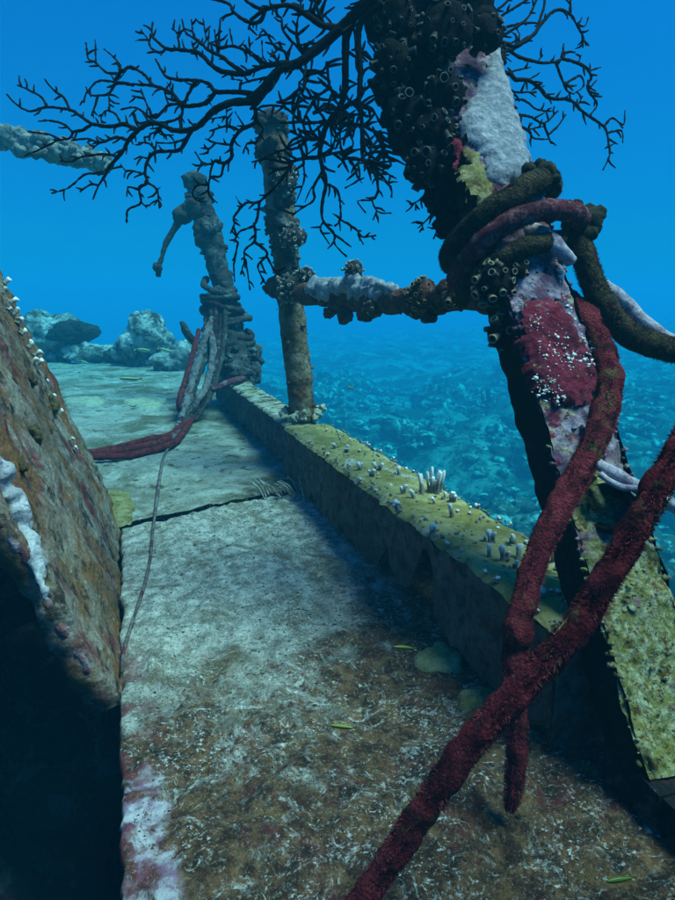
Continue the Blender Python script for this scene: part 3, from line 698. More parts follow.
# ------------------------------------------------------------------ cup corals
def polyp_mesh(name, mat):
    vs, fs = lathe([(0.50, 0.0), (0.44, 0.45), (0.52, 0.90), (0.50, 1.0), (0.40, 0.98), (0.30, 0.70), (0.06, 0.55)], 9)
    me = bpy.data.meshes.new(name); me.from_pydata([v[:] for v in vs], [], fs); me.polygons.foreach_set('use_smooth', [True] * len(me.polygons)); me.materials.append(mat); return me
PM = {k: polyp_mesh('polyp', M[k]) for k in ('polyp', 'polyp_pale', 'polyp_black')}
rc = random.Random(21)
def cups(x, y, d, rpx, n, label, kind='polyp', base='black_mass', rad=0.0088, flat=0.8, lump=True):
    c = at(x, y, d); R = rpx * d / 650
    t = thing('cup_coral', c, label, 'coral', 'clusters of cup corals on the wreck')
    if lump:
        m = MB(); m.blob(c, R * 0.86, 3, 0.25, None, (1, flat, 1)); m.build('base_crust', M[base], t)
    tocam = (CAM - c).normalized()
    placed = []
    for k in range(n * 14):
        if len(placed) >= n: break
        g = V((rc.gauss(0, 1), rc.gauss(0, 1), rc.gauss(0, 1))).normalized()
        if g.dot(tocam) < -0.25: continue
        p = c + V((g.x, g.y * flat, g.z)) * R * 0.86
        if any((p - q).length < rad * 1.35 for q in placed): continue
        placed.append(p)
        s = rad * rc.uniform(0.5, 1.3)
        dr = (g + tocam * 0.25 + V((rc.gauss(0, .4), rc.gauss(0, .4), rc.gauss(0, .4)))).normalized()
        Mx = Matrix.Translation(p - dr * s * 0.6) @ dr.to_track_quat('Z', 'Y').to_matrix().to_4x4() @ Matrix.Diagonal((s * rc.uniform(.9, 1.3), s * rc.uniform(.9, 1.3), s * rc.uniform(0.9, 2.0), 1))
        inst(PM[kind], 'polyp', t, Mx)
    return t
cups(497, 283, .83, 25, 24, 'gold-rimmed cup corals where the rail meets the near post')
cups(521, 270, .82, 9, 6, 'few cup corals just below the pinkish red coil')
cups(506, 332, .84, 20, 18, 'ball of cup corals on the left side of the near post below the rail')
cups(446, 92, .90, 22, 16, 'dark ring-shaped cup corals beside the top of the grey sponge crust', 'polyp_black')
cups(436, 130, .90, 22, 17, 'dark ring-shaped cup corals left of the yellow crust', 'polyp_black')
cups(424, 165, .90, 19, 15, 'lowest dark cup corals on the black growth, left of the post', 'polyp_black')
cups(398, 18, .91, 24, 20, 'greyish cup corals at the top edge of the photo on the black growth', 'polyp_black')
cups(392, 62, .91, 22, 18, 'dark cup corals on the left edge of the black growth', 'polyp_black')
cups(487, 34, .92, 20, 12, 'dark cup corals on the right shoulder of the black growth', 'polyp_black')
cups(446, 30, .905, 30, 22, 'blackish cup corals in the middle of the black growth', 'polyp_black')
cups(405, 110, .92, 18, 12, 'black cup corals on the lower left bulge of the black growth', 'polyp_black')

def warts(name, path, n, r0, r1, mat, parent, seed=0, u0=0.0, u1=1.0, squash=0.7):
    P = crs(path, 0.01); r = random.Random(seed); m = MB()
    for k in range(n):
        i = min(len(P) - 2, int((u0 + (u1 - u0) * r.random()) * (len(P) - 1))); p, rad = P[i]; t = (P[i + 1][0] - p).normalized(); u = t.orthogonal().normalized(); v = t.cross(u)
        if nz(p, 9) + r.uniform(-.3, .5) < 0: continue
        a = r.random() * 6.283; d = u * math.cos(a) + v * math.sin(a); s_ = r0 + (r1 - r0) * r.random() ** 2.5
        m.blob(p + d * rad * r.uniform(.92, 1.08), s_, 2 if s_ > r0 * 1.5 else 1, 0.7, None, (1, 1, squash))
    o = m.build(name, mat, parent); o['kind'] = 'stuff'; return o
ff = [o for o in post.children if o.name.startswith('front_face')][0]
for sgn, sd in ((-1, 51), (1, 52)):
    warts('edge_crust', [(PB + AX * (LP * q / 12) + PR * (WF * 0.5 * sgn) - PN * 0.004, 0.0035) for q in range(13)], 520, .0012, .0050, M['post'], ff, sd)
warts('face_crust', [(PB + AX * (LP * q / 12 * 0.5) - PN * 0.032, 0.036) for q in range(13)], 900, .0010, .0045, M['post'], ff, 53)
# ------------------------------------------------------------------ round rail post, far post, rail and boom
mpB = onz(303, 418, ZK); mpT = at(271, 118, 1.93)
mp = thing('rail_post', mpB.copy(), 'upright round rusty post standing on the ledge in the middle', 'post')
m = MB(); m.tube([(mpB - V((0, 0, .01)), .039), (mpB.lerp(mpT, .5), .040), (mpT, .044)], 28, 0.008, 0.005, 30, 0.002, 9); ms = m.build('shaft', M['rail_post'], mp)
warts('barnacle_crust', [(mpB, .039), (mpB.lerp(mpT, .5), .041), (mpT, .045)], 160, .0025, .010, M['rail_post'], ms, 1)
warts('dark_crust', [(mpB.lerp(mpT, .42), .040), (mpT, .044)], 170, .004, .018, M['back_post'], ms, 2)
m = MB(); m.tube([(mpT - V((0, 0, .035)), .047), (mpT + V((0, 0, .004)), .052)], 28, 0.01, 0.006, 30); m.build('cap', M['back_post'], mp)
for (x, y, d, rp, sx) in ((284, 172, 1.88, 12, 1), (283, 196, 1.88, 11, 1), (290, 236, 1.90, 15, 1), (270, 150, 1.88, 12, 1), (278, 222, 1.89, 11, 1)):
    m = MB(); m.blob(at(x, y, d), rp * d / 650, 4, 0.5, fine=0.15); m.build('growth', M['back_post'], mp)
m = MB()
for k in range(26):
    a = rc.uniform(0, 6.283); q = rc.uniform(.042, .07); m.blob(mpB + V((math.cos(a) * q, math.sin(a) * q, .004 + .022 * rc.random() ** 2)), rc.uniform(.005, .015), 3, 0.7)
m.build('foot_crust', M['pale_sponge'], mp)
cups(292, 238, 1.86, 13, 26, 'rounded cup coral ball halfway up the round rail post', 'polyp_pale', 'back_post', 0.009)
cups(286, 182, 1.84, 13, 24, 'cup corals on the upper part of the round rail post', 'polyp_pale', 'back_post', 0.009)

bar = D([(274, 287, 1.98, 0.0306), (300, 292, 1.88, 0.0306), (345, 298, 1.70, 0.0281), (390, 301, 1.50, 0.0255), (430, 300, 1.30, 0.0221), (470, 297, 1.10, 0.0187), (508, 296, .94, 0.0170)])
bt = thing('rail', bar[1][0].copy(), 'crusted reddish brown rail between the round post and the near post', 'rail')
m = MB(); m.tube(bar, 26, 0.008, 0.006, 30, 0.006, 14); ms = m.build('pipe', M['bar'], bt)
warts('barnacle_crust', bar, 700, .0025, .012, M['bar'], ms, 5)
m = MB(); m.tube(D([(312, 289, 1.81, .026), (330, 291, 1.74, .030), (352, 288, 1.64, .028), (375, 289, 1.54, .022), (396, 292, 1.45, .012)]), 24, 0.005, 0.016, 32, 0.004, 40); o = m.build('pale_crust', M['grey_sponge'], bt); o['label'] = 'pale blue sponge crust along the top'
m = MB(); m.tube(D([(362, 292, 1.62, .020), (357, 280, 1.64, .022), (352, 268, 1.65, .018), (349, 262, 1.65, .010)]), 16, 0.006, 0.008, 30); m.build('side_branch', M['grey_sponge'], bt)
for (x, y, d, r) in ((345, 316, 1.68, .022), (365, 314, 1.60, .02), (430, 316, 1.28, .016), (415, 312, 1.34, .014), (445, 288, 1.2, .016), (330, 312, 1.76, .018), (375, 311, 1.55, .016)):
    m = MB(); m.blob(at(x, y, d), r, 3, 0.5); m.build('crust_lump', M['bar'], bt)
cups(292, 288, 1.88, 17, 44, 'pale cup corals where the rail joins the round post', 'polyp_pale', 'back_post', 0.0085)
cups(306, 276, 1.86, 9, 16, 'small cup corals on top of the rail beside the round post', 'polyp_pale', 'back_post', 0.008)
cups(354, 270, 1.62, 11, 24, 'cup corals crowning the short side branch of the rail', 'polyp_pale', 'back_post', 0.008)
cups(424, 297, 1.27, 19, 30, 'brown cup corals ringing the middle of the rail', 'polyp', 'bar', 0.0085)
cups(372, 306, 1.52, 9, 9, 'small cup corals hanging under the pale crust of the rail', 'polyp', 'bar', 0.008)
cups(455, 296, 1.10, 12, 10, 'cup corals on the rail just left of the rope coils', 'polyp', 'bar', 0.008)

bB = onz(242, 383, ZK - .02); bT = at(195, 183, 3.35)
bp = thing('rail_post', bB.copy(), 'far crooked post wrapped in old ropes', 'post')
m = MB(); m.tube([(bB - V((0, 0, .02)), .06), (at(231, 320, 3.38), .055), (at(214, 250, 3.37), .050), (at(203, 205, 3.36), .048), (bT, .054)], 26, 0.010, 0.016, 16, 0.010, 9); ms = m.build('shaft', M['back_post'], bp)
warts('barnacle_crust', [(bB, .06), (at(231, 320, 3.38), .055), (at(214, 250, 3.37), .050), (bT, .055)], 300, .006, .026, M['back_post'], ms, 3)
m = MB(); m.tube([(bT - V((0, 0, .02)), .06), (bT + V((0, 0, .03)), .072)], 20, 0.02, 0.02, 14); m.build('cap', M['back_post'], bp)
for (x, y, d, rp) in ((183, 216, 3.33, 9), (192, 208, 3.32, 9), (207, 228, 3.33, 12), (203, 240, 3.33, 9), (158, 268, 3.32, 5)):
    m = MB(); m.blob(at(x, y, d), rp * d / 650, 3, 0.5); m.build('growth', M['back_post'], bp)
m = MB(); m.tube(D([(184, 214, 3.33, .022), (172, 232, 3.32, .015), (163, 252, 3.32, .013), (158, 276, 3.32, .014)]), 10, 0.02, 0.008, 25); m.build('hanging_strand', M['back_post'], bp)
wr = thing('rope_bundle', at(225, 345, 3.3), 'tangled bundle of old ropes knotted round the far post', 'rope')
m = MB()
for (x, y, d, rp) in ((225, 325, 3.34, 17), (232, 350, 3.34, 21), (240, 368, 3.35, 19), (220, 302, 3.35, 14), (250, 356, 3.35, 12)):
    m.blob(at(x, y, d), rp * d / 650, 4, 0.45, fine=0.12)
ms = m.build('tangle', M['back_post'], wr)
warts('crust', D([(215, 295, 3.35, .06), (225, 325, 3.34, .085), (232, 350, 3.34, .10), (240, 378, 3.35, .09)]), 260, .006, .028, M['back_post'], ms, 6)
rw = random.Random(15)
for k in range(11):
    m = MB(); y = 288 + k * 9; cx = 218 + k * 2.2; rx = 15 + 8 * math.sin(k * 0.32); ph = rw.uniform(-6, 6); tl = rw.uniform(-6, 8)
    pts = []
    for q in range(10):
        a = -0.6 + q / 9 * 4.4
        pts.append((at(cx - rx * math.cos(a), y + ph * math.sin(a * 1.3 + k) + tl * math.cos(a), 3.34 - 0.11 * math.sin(a)), rw.uniform(.010, .017)))
    m.tube(pts, 9, 0.01, 0.008, 30, 0.004, 20); m.build('coil', M[('back_post', 'back_post', 'rope_dark')[k % 3]], wr)
for k in range(5):
    m = MB(); x0_ = 206 + k * 5
    pts = [(at(x0_, 300 + rw.uniform(0, 25), 3.24), .012), (at(x0_ - 3 + rw.uniform(-5, 5), 345, 3.16), .013), (at(x0_ - 10 + rw.uniform(-4, 4), 380, 3.02), .012), (at(x0_ - 20, 404, 2.88), .011), (onz(178 + k * 4, 424 + rw.uniform(-4, 5), .012), .010)]
    m.tube(pts, 9, 0.012, 0.006, 30); m.build('loose_strand', M[('rope_dark', 'back_post', 'rope_dark')[k % 3]], wr)
m = MB(); m.tube(D([(196, 345, 3.3, .02), (188, 335, 3.28, .02), (183, 326, 3.27, .018), (181, 322, 3.27, .01)]), 8, 0.02, 0.01, 20); m.build('stub', M['back_post'], wr)

def dk(x, y, r, up=0.0): return (onz(x, y, r + up + 0.004), r)
rope('rope', [(at(212, 318, 3.22), .015), (at(203, 345, 3.12), .018), (at(194, 375, 2.98), .019), (at(188, 398, 2.85), .017)] + [dk(180, 424, .014), dk(172, 438, .011)], M['rope_grey'], 'thick grey crusted rope hanging from the far post to the deck', None, seg=12, amp=0.012, step=0.015)
rope('rope', [(at(210, 322, 3.24), .013), (at(213, 350, 3.10), .016), (at(207, 385, 2.95), .016), (at(197, 402, 2.82), .015)] + [dk(187, 420, .013), dk(177, 434, .010)], M['rope_grey'], 'second grey crusted rope, right of the first, hanging from the far post', None, seg=12, amp=0.010, step=0.015)
rope('rope', [(at(199, 330, 3.2), .012), (at(188, 372, 3.0), .014), (at(179, 402, 2.85), .013)] + [dk(182, 418, .012), dk(172, 434, .012), dk(150, 439, .012), dk(120, 447, .012), dk(88, 453, .010)], M['rope_maroon'], 'maroon rope, upper of three strands lying across the far deck', None, seg=10, amp=0.003, step=0.015)
rope('rope', [dk(192, 413, .011, .02), dk(180, 428, .013), dk(165, 440, .013), dk(140, 447, .013), dk(110, 452, .013), dk(86, 455, .011)], M['rope_maroon'], 'maroon rope, middle of three strands lying across the far deck', None, seg=10, amp=0.003, step=0.015)
rope('rope', [dk(197, 409, .011, .03), dk(188, 425, .013), dk(176, 441, .013), dk(158, 449, .013), dk(125, 456, .012), dk(92, 457, .012)], M['rope_maroon'], 'maroon rope, lowest of three strands lying across the far deck', None, seg=10, amp=0.003, step=0.015)
rope('rope', [(onz(212, 390, .14), .014), (onz(228, 383, .165), .015), (onz(240, 379, .17), .014), (onz(254, 374, .16), .012)], M['rope_red'], 'short red rope draped over the far ledge at the foot of the post', None, seg=10, amp=0.003, step=0.01)
rope('fishing_line', [dk(180, 432, .004, .01), dk(166, 452, .004), dk(161, 470, .0045), dk(157, 500, .004), dk(153, 530, .003), dk(150, 560, .003), dk(143, 590, .003), dk(133, 620, .0025), dk(124, 650, .0025), dk(122, 672, .0025)], M['rope_grey'], 'thin grey line trailing along the deck from the rope pile', None, seg=6, amp=0.001, step=0.015, cat='line')

# broken boom over the deck, carried by a post left of the view
bm_ = thing('boom', at(-60, 118, 3.0), 'pale broken boom sticking in from the left in mid water', 'boom')
m = MB(); m.tube(D([(-150, 93, 2.95, .06), (-70, 115, 3.0, .06), (0, 136, 3.05, .058), (55, 151, 3.1, .052), (92, 161, 3.13, .042), (110, 166, 3.15, .026)]), 28, 0.01, 0.030, 14, 0.015, 12); m.build('spar', M['boom'], bm_)
m = MB(); m.tube([(V((-1.28, 2.55, -0.05)), .07), (at(-140, 96, 2.95), .065), (at(-142, 60, 2.95), .06)], 18, 0.03, 0.015, 10); m.build('upright', M['back_post'], bm_)
m = MB(); rr = random.Random(8)
for k in range(42):
    x = rr.uniform(-5, 106); y = 137 + (x / 110) * 29 + rr.uniform(-12, 9); m.blob(at(x, y, 3.04 + rr.uniform(-.03, .03)), rr.uniform(.012, .03), 2, 0.6)
m.build('tuft', M['boom'], bm_)

# ------------------------------------------------------------------ leaning plate on the left
sl = thing('leaning_plate', V((-0.05, 1.2, 0)), 'brown-grey steel plate leaning away along the left deck edge', 'plate')
m = MB(); n1, n2 = 130, 130
def slabp(y, h, t=0.0):
    ysh = -0.02 * h
    return V((-0.042 - 0.364 * h - t, y + ysh, h))
for j in range(n2 + 1):
    h = -0.02 + 1.02 * j / n2
    ya = 0.815 - 0.05 * h + 0.022 * fbm(V((1, h, 0)), 9, 4); yb = 1.665 + 0.03 * h + 0.02 * fbm(V((4, h, 0)), 8, 4)
    for i in range(n1 + 1):
        y = ya + (yb - ya) * i / n1
        p = slabp(y, h)
        m.v.append(p + V((0.936, 0, 0.352)) * (0.008 * fbm(p, 9, 4) + 0.004 * fbm(p, 45, 3)))
for j in range(n2):
    for i in range(n1): m.f.append((j * (n1 + 1) + i, j * (n1 + 1) + i + 1, (j + 1) * (n1 + 1) + i + 1, (j + 1) * (n1 + 1) + i))
N0 = len(m.v)
for k in range(N0): m.v.append(m.v[k] + V((-0.034, 0, -0.012)))
for j in range(n2):
    for i in range(n1): m.f.append((N0 + j * (n1 + 1) + i, N0 + (j + 1) * (n1 + 1) + i, N0 + (j + 1) * (n1 + 1) + i + 1, N0 + j * (n1 + 1) + i + 1))
for j in range(n2):
    for i in (0, n1):
        a = j * (n1 + 1) + i; b_ = a + n1 + 1; q = (a, b_, b_ + N0, a + N0); m.f.append(q if i == 0 else q[::-1])
for i in range(n1):
    a = n2 * (n1 + 1) + i; m.f.append((a, a + 1, a + 1 + N0, a + N0))
m.build('plate', M['slab'], sl)
m = MB(); pts = []
for k in range(26):
    h = 0.0 + 0.5 * k / 25; p = slabp(0.822 - 0.05 * h + 0.022 * fbm(V((1, h, 0)), 9, 4), h, 0.012); pts.append((p, 0.007))
m.tube(pts, 16, 0.005, 0.006, 60, 0.003, 30); m.build('edge_crust', M['edge_crust'], sl)
m = MB(); pts = []
for x, y in ((50, 598), (44, 582), (38, 560), (30, 538), (20, 515), (8, 492), (-4, 470), (-20, 440)):
    r = ray(x, y); k = (-0.042 - 0.364 * HC) / (r.x + 0.364 * r.z); pts.append((CAM + r * k - V((.004, 0, 0)), 0.004 + 0.00010 * (600 - y)))
m.tube(pts, 18, 0.004, 0.011, 60, 0.004, 30); o = m.build('white_crust', M['white_crust'], sl); o['label'] = 'white crust streak near the broken edge'
for x, y, rp in ((52, 405, 9), (34, 435, 10), (30, 380, 7), (20, 465, 8), (48, 430, 6)):
    r = ray(x, y); k = (-0.042 - 0.364 * HC) / (r.x + 0.364 * r.z); m = MB(); m.blob(CAM + r * k, rp * k / 650, 4, 0.6, None, (0.7, 1, 1), fine=0.2); m.build('ochre_growth', M['ochre'], sl)
# little white corals standing along its far edge
def nub_mesh(name, seed, mat):
    r = random.Random(seed * 7 + 1); m = MB(); heads = (1, 1, 2, 2, 3, 3, 1, 2)[seed % 8]
    for q in range(heads):
        a = r.uniform(0, 6.28); off = V((math.cos(a), math.sin(a), 0)) * (0.0 if q == 0 else 0.34); h = 1.0 if q == 0 else r.uniform(0.45, 0.85); w_ = 1.0 if q == 0 else r.uniform(0.7, 0.95)
        lean = V((r.uniform(-.25, .25), r.uniform(-.25, .25), 0)); b_ = len(m.v)
        vs, fs = lathe([(0.34, -0.05), (0.25, 0.2), (0.23, 0.5), (0.30, 0.74), (0.31, 0.90), (0.20, 1.0), (0.06, 0.98)], 9)
        for v in vs:
            k = 1 + 0.55 * noise.noise(v * 3.2 + V((seed * 3.1 + q, 0, 0)))
            m.v.append(off + lean * v.z * v.z + V((v.x * k * w_, v.y * k * w_, v.z * h * (1 + 0.15 * noise.noise(v * 4 + V((seed, 2, q)))))))
        m.f += [tuple(i + b_ for i in f) for f in fs]
    me = bpy.data.meshes.new(name); me.from_pydata([v[:] for v in m.v], [], m.f); me.polygons.foreach_set('use_smooth', [True] * len(me.polygons)); me.materials.append(mat)
    return me
NM = [nub_mesh('coral_stub', k, M['nub']) for k in range(8)]
rn = random.Random(9)
def nub(p, h, label, group, up=V((0, 0, 1)), wide=1.0):
    s = wide * min(max(0.80 * h, 0.008) * rn.uniform(0.85, 1.25), 0.0145)
    d = (up + V((rn.gauss(0, .2), rn.gauss(0, .2), 0))).normalized()
    Mx = Matrix.Translation(p - d * 0.0015) @ d.to_track_quat('Z', 'Y').to_matrix().to_4x4() @ Matrix.Rotation(rn.uniform(0, 6.28), 4, 'Z') @ Matrix.Diagonal((s, s, h, 1))
    return tag(inst(NM[rn.randrange(8)], 'coral_stub', None, Mx), label, 'coral', group)
for x, y, hp in ((3, 283, 9), (1, 292, 7), (8, 302, 10), (12, 314, 9), (16, 324, 9), (20, 334, 8), (27, 347, 9), (33, 355, 9), (36, 364, 8), (45, 384, 6), (50, 397, 6), (58, 413, 6), (68, 440, 6), (6, 312, 7), (30, 362, 8), (73, 450, 5)):
    r = ray(x, y); k = (-0.042 - 0.364 * HC) / (r.x + 0.364 * r.z); k = min(k, 1.72)
    p = CAM + r * k; p = V((-0.042 - 0.364 * p.z + 0.004, p.y, p.z))
    nub(p, hp * k / 650 * 0.9, 'tiny white coral stub on the %s of the far edge of the leaning plate' % ('upper part' if y < 320 else 'middle' if y < 370 else 'lower part'), 'white stubs along the leaning plate', V((0.75, 0.2, 0.7)), 1.3)

# coral stubs on the ledge, from two close views (left part and right part)
S1 = [(160, 135, 20), (178, 105, 12), (200, 150, 28), (208, 163, 12), (215, 108, 10), (245, 150, 12), (248, 215, 38), (272, 125, 15), (288, 128, 14), (300, 145, 10), (293, 235, 38), (304, 214, 30), (316, 213, 34), (335, 150, 10), (370, 175, 12), (387, 230, 30), (402, 298, 32), (440, 315, 42), (468, 298, 66), (512, 335, 25), (548, 315, 25), (578, 325, 40), (575, 380, 58), (592, 362, 10), (640, 352, 14), (500, 440, 38), (515, 428, 30), (380, 352, 30), (300, 290, 12), (248, 250, 10), (120, 140, 12), (135, 160, 10), (60, 120, 14), (75, 125, 14), (130, 75, 10), (440, 220, 10), (410, 208, 8), (340, 215, 8), (310, 230, 10), (360, 270, 8)]
S2 = [(240, 285, 50), (235, 340, 45), (290, 352, 50), (330, 295, 50), (350, 350, 50), (340, 385, 30), (318, 192, 12), (355, 215, 15), (15, 245, 30), (65, 300, 18), (245, 440, 18), (200, 410, 12), (190, 152, 22), (488, 365, 60), (520, 425, 35), (540, 468, 35), (515, 490, 20), (445, 500, 40), (480, 482, 20), (550, 530, 30), (270, 235, 12), (155, 175, 14), (220, 275, 14), (310, 330, 14), (500, 395, 20), (460, 400, 20), (385, 290, 18), (505, 330, 14), (125, 320, 10), (420, 560, 12)]
for lst, s, ox, oy, half in ((S1, 3.55, 290, 410, 'far'), (S2, 3.97, 430, 470, 'near')):
    for (x, y, hp) in lst:
        p = onz(ox + x / s, oy + y / s, ZK)
        p.x = min(max(p.x, XK + 0.004), XO - 0.004); h = (hp / s) * depth(p) / 650 * rn.uniform(0.9, 1.25)
        size = 'tall' if hp / s > 9.5 else 'short' if hp / s > 4.5 else 'tiny'
        row = 'along the inner rim' if p.x < XK + 0.045 else 'along the outer rim' if p.x > XO - 0.045 else 'in the middle'
        nub(p, h, '%s white-tipped coral stub %s of the %s half of the yellow-green ledge' % (size, row, half), 'coral stubs on the yellow-green ledge')
t = thing('finger_coral', onz(432, 492, ZK), 'tallest white finger coral clump standing on the yellow-green ledge', 'coral')
for (x, y, hp, lean) in ((492, 288, 66, -.15), (500, 286, 78, 0.05), (514, 288, 70, .25), (524, 297, 72, .1), (532, 292, 72, .2), (508, 292, 50, -.05)):
    p = onz(290 + x / 3.55, 410 + y / 3.55, ZK); h = hp / 3.55 * depth(p) / 650 * 1.1; sW = 0.011 * rn.uniform(.85, 1.2)
    Mx = Matrix.Translation(p) @ V((lean * .9, -lean * .3, 1)).normalized().to_track_quat('Z', 'Y').to_matrix().to_4x4() @ Matrix.Diagonal((sW, sW, h, 1))
    inst(NM[rn.randrange(8)], 'finger', t, Mx)

m = MB(); rr = random.Random(41)
for k in range(900):
    y = 0.54 + 1.24 * rr.random() ** 1.2; e = rr.random()
    x = XK + rr.random() ** 2.2 * 0.05 if e < .35 else XO - rr.random() ** 2.2 * 0.05 if e < .6 else rr.uniform(XK, XO)
    if nz(V((x, y, 0)), 16) < rr.uniform(-.4, .3): continue
    q = rr.uniform(.0010, .0032); m.blob(V((x + (-.004 if e < .1 else 0), y, ZK + q * .3 - (.008 * rr.random() if e < .1 else 0))), q, 1, 0.9, None, (1, 1, rr.uniform(.5, 1.4)))
o = m.build('ledge_crumbs', M['stub'], None, V((0.5, 1.1, ZK)), smooth=False); o['kind'] = 'stuff'; tag(o, 'pale shell and coral crumbs scattered over the yellow-green ledge', 'rubble')

# ------------------------------------------------------------------ flat sponge patches on the deck
def patch(px, py, rx, ry, mat, label, th=0.004, seed=0):
    c = onz(px, py, 0.0); k = depth(c) / 650
    m = MB(); NA, NR = 48, 10
    m.v.append(c + V((0, 0, th + 0.004)))
    e = onz(px, py + ry, 0); f_ = onz(px + rx, py, 0)
    ax_, ay_ = (f_ - c), (c - e)
    for j in range(1, NR + 1):
        for i in range(NA):
            a = 6.2832 * i / NA; rr_ = j / NR
            wob = 1 + 0.35 * fbm(V((math.cos(a) * 1.2 + seed, math.sin(a) * 1.2, seed)), 1.5, 4)
            p = c + (ax_ * math.cos(a) + ay_ * math.sin(a)) * rr_ * wob
            z = 0.004 + th * (1 - rr_ ** 4) + 0.0025 * fbm(p, 70, 3) * (1 - rr_ ** 6) + deckz(p.x, p.y) - (0.006 if j == NR else 0)
            m.v.append(V((p.x, p.y, z)))
    for i in range(NA): m.f.append((0, 1 + i, 1 + (i + 1) % NA))
    for j in range(NR - 1):
        for i in range(NA):
            i2 = (i + 1) % NA; m.f.append((1 + j * NA + i, 1 + (j + 1) * NA + i, 1 + (j + 1) * NA + i2, 1 + j * NA + i2))
    return tag(m.build('sponge_patch', mat, None, c), label, 'sponge')
patch(116, 506, 17, 18, M['yellow_sponge'], 'yellow sponge patch at the foot of the leaning plate by the crack', 0.010, 1)
patch(146, 403, 22, 6, M['pale_sponge'], 'pale flat sponge patch on the far deck left of the hanging ropes', 0.010, 2)
patch(84, 401, 20, 4, M['pale_sponge'], 'small pale sponge patch at the far left of the deck', 0.010, 3)
patch(441, 660, 26, 13, M['yellow_pale'], 'pale greenish sponge patch at the foot of the ledge', 0.004, 4)
patch(482, 703, 27, 11, M['yellow_sponge'], 'mustard yellow sponge patch next to the hanging rope', 0.004, 5)

# pale feathery hydroid by the ledge
c = onz(283, 492, 0); hy = thing('feather_hydroid', c, 'pale feathery hydroid tuft on the deck at the foot of the ledge', 'hydroid')
rr = random.Random(4)
for k in range(17):
    x = 262 + k * 2.3; y = 490 + 3 * math.sin(k) ; L = (12 + 7 * math.sin(k * .5 + .5)) 
    m = MB(); b0 = onz(x, y + 5, 0.006); d = V((-0.35 + rr.gauss(0, .1), 0.35, 0.55 + rr.gauss(0, .1))).normalized(); l = L * depth(b0) / 650 * 1.25
    m.tube([(b0, .0026), (b0 + d * l * .5 + V((0, 0, .004)), .0026), (b0 + d * l - V((.006, 0, .003)), .0015)], 6, 0.006, 0.0008, 150); m.build('frond', M['stub'], hy)
m = MB(); m.tube([(onz(305, 502, .005), .004), (onz(303, 502, 0) + V((0, 0, .03)), .003), (onz(303, 502, 0) + V((-.01, 0, .07)), .002)], 6, 0.006, 0.001, 100); m.build('stem', M['stub'], hy)

# ------------------------------------------------------------------ rocks at the far end of the deck
def rock(parts, label, mat='rock', name='boulder'):
    c0 = at(*parts[0][:3]); c0.z = 0.0
    t = thing(name, c0, label, 'rock')
    for (x, y, d, rp, sc3, mt, nm) in parts:
        m = MB(); m.blob(at(x, y, d), rp * 1.12 * d / 650, 5, 0.38, None, sc3, fine=0.05); m.build(nm, M[mt], t)
    return t
rock([(50, 340, 5.9, 25, (1.05, .9, .95), 'rock', 'stone'), (33, 350, 5.8, 15, (1, .9, 1.1), 'rock', 'stone')], 'rounded coral-grown boulder at the far left end of the deck')
rock([(72, 332, 5.75, 17, (1.15, .7, .55), 'rock_dark', 'dome')], 'smooth dark domed sponge leaning on the far left boulder', name='dome_sponge')
rock([(148, 343, 5.5, 23, (1.0, .9, 1.1), 'rock', 'stone'), (145, 327, 5.5, 11, (.9, .9, 1.3), 'rock', 'peak'), (126, 350, 5.5, 10, (1.2, .9, .8), 'rock', 'ledge')], 'pale peaked boulder at the far end of the deck left of the ropes')
rock([(174, 362, 5.1, 17, (1.2, .9, .85), 'rock', 'stone'), (190, 352, 5.2, 11, (1, .9, 1), 'rock', 'stone')], 'low rounded rock in front of the pale peaked boulder')
rock([(104, 354, 5.8, 14, (2.2, .8, .55), 'rock', 'stone'), (82, 352, 5.8, 11, (1.6, .8, .8), 'rock', 'stone'), (122, 355, 5.7, 11, (1.3, .8, .7), 'rock', 'stone')], 'low flat rocks between the two far boulders', name='rock_ledge')
rock([(80, 376, 4.9, 6, (1.3, 1, .7), 'rock', 'stone')], 'small pale stone on the far deck below the boulders', name='stone')

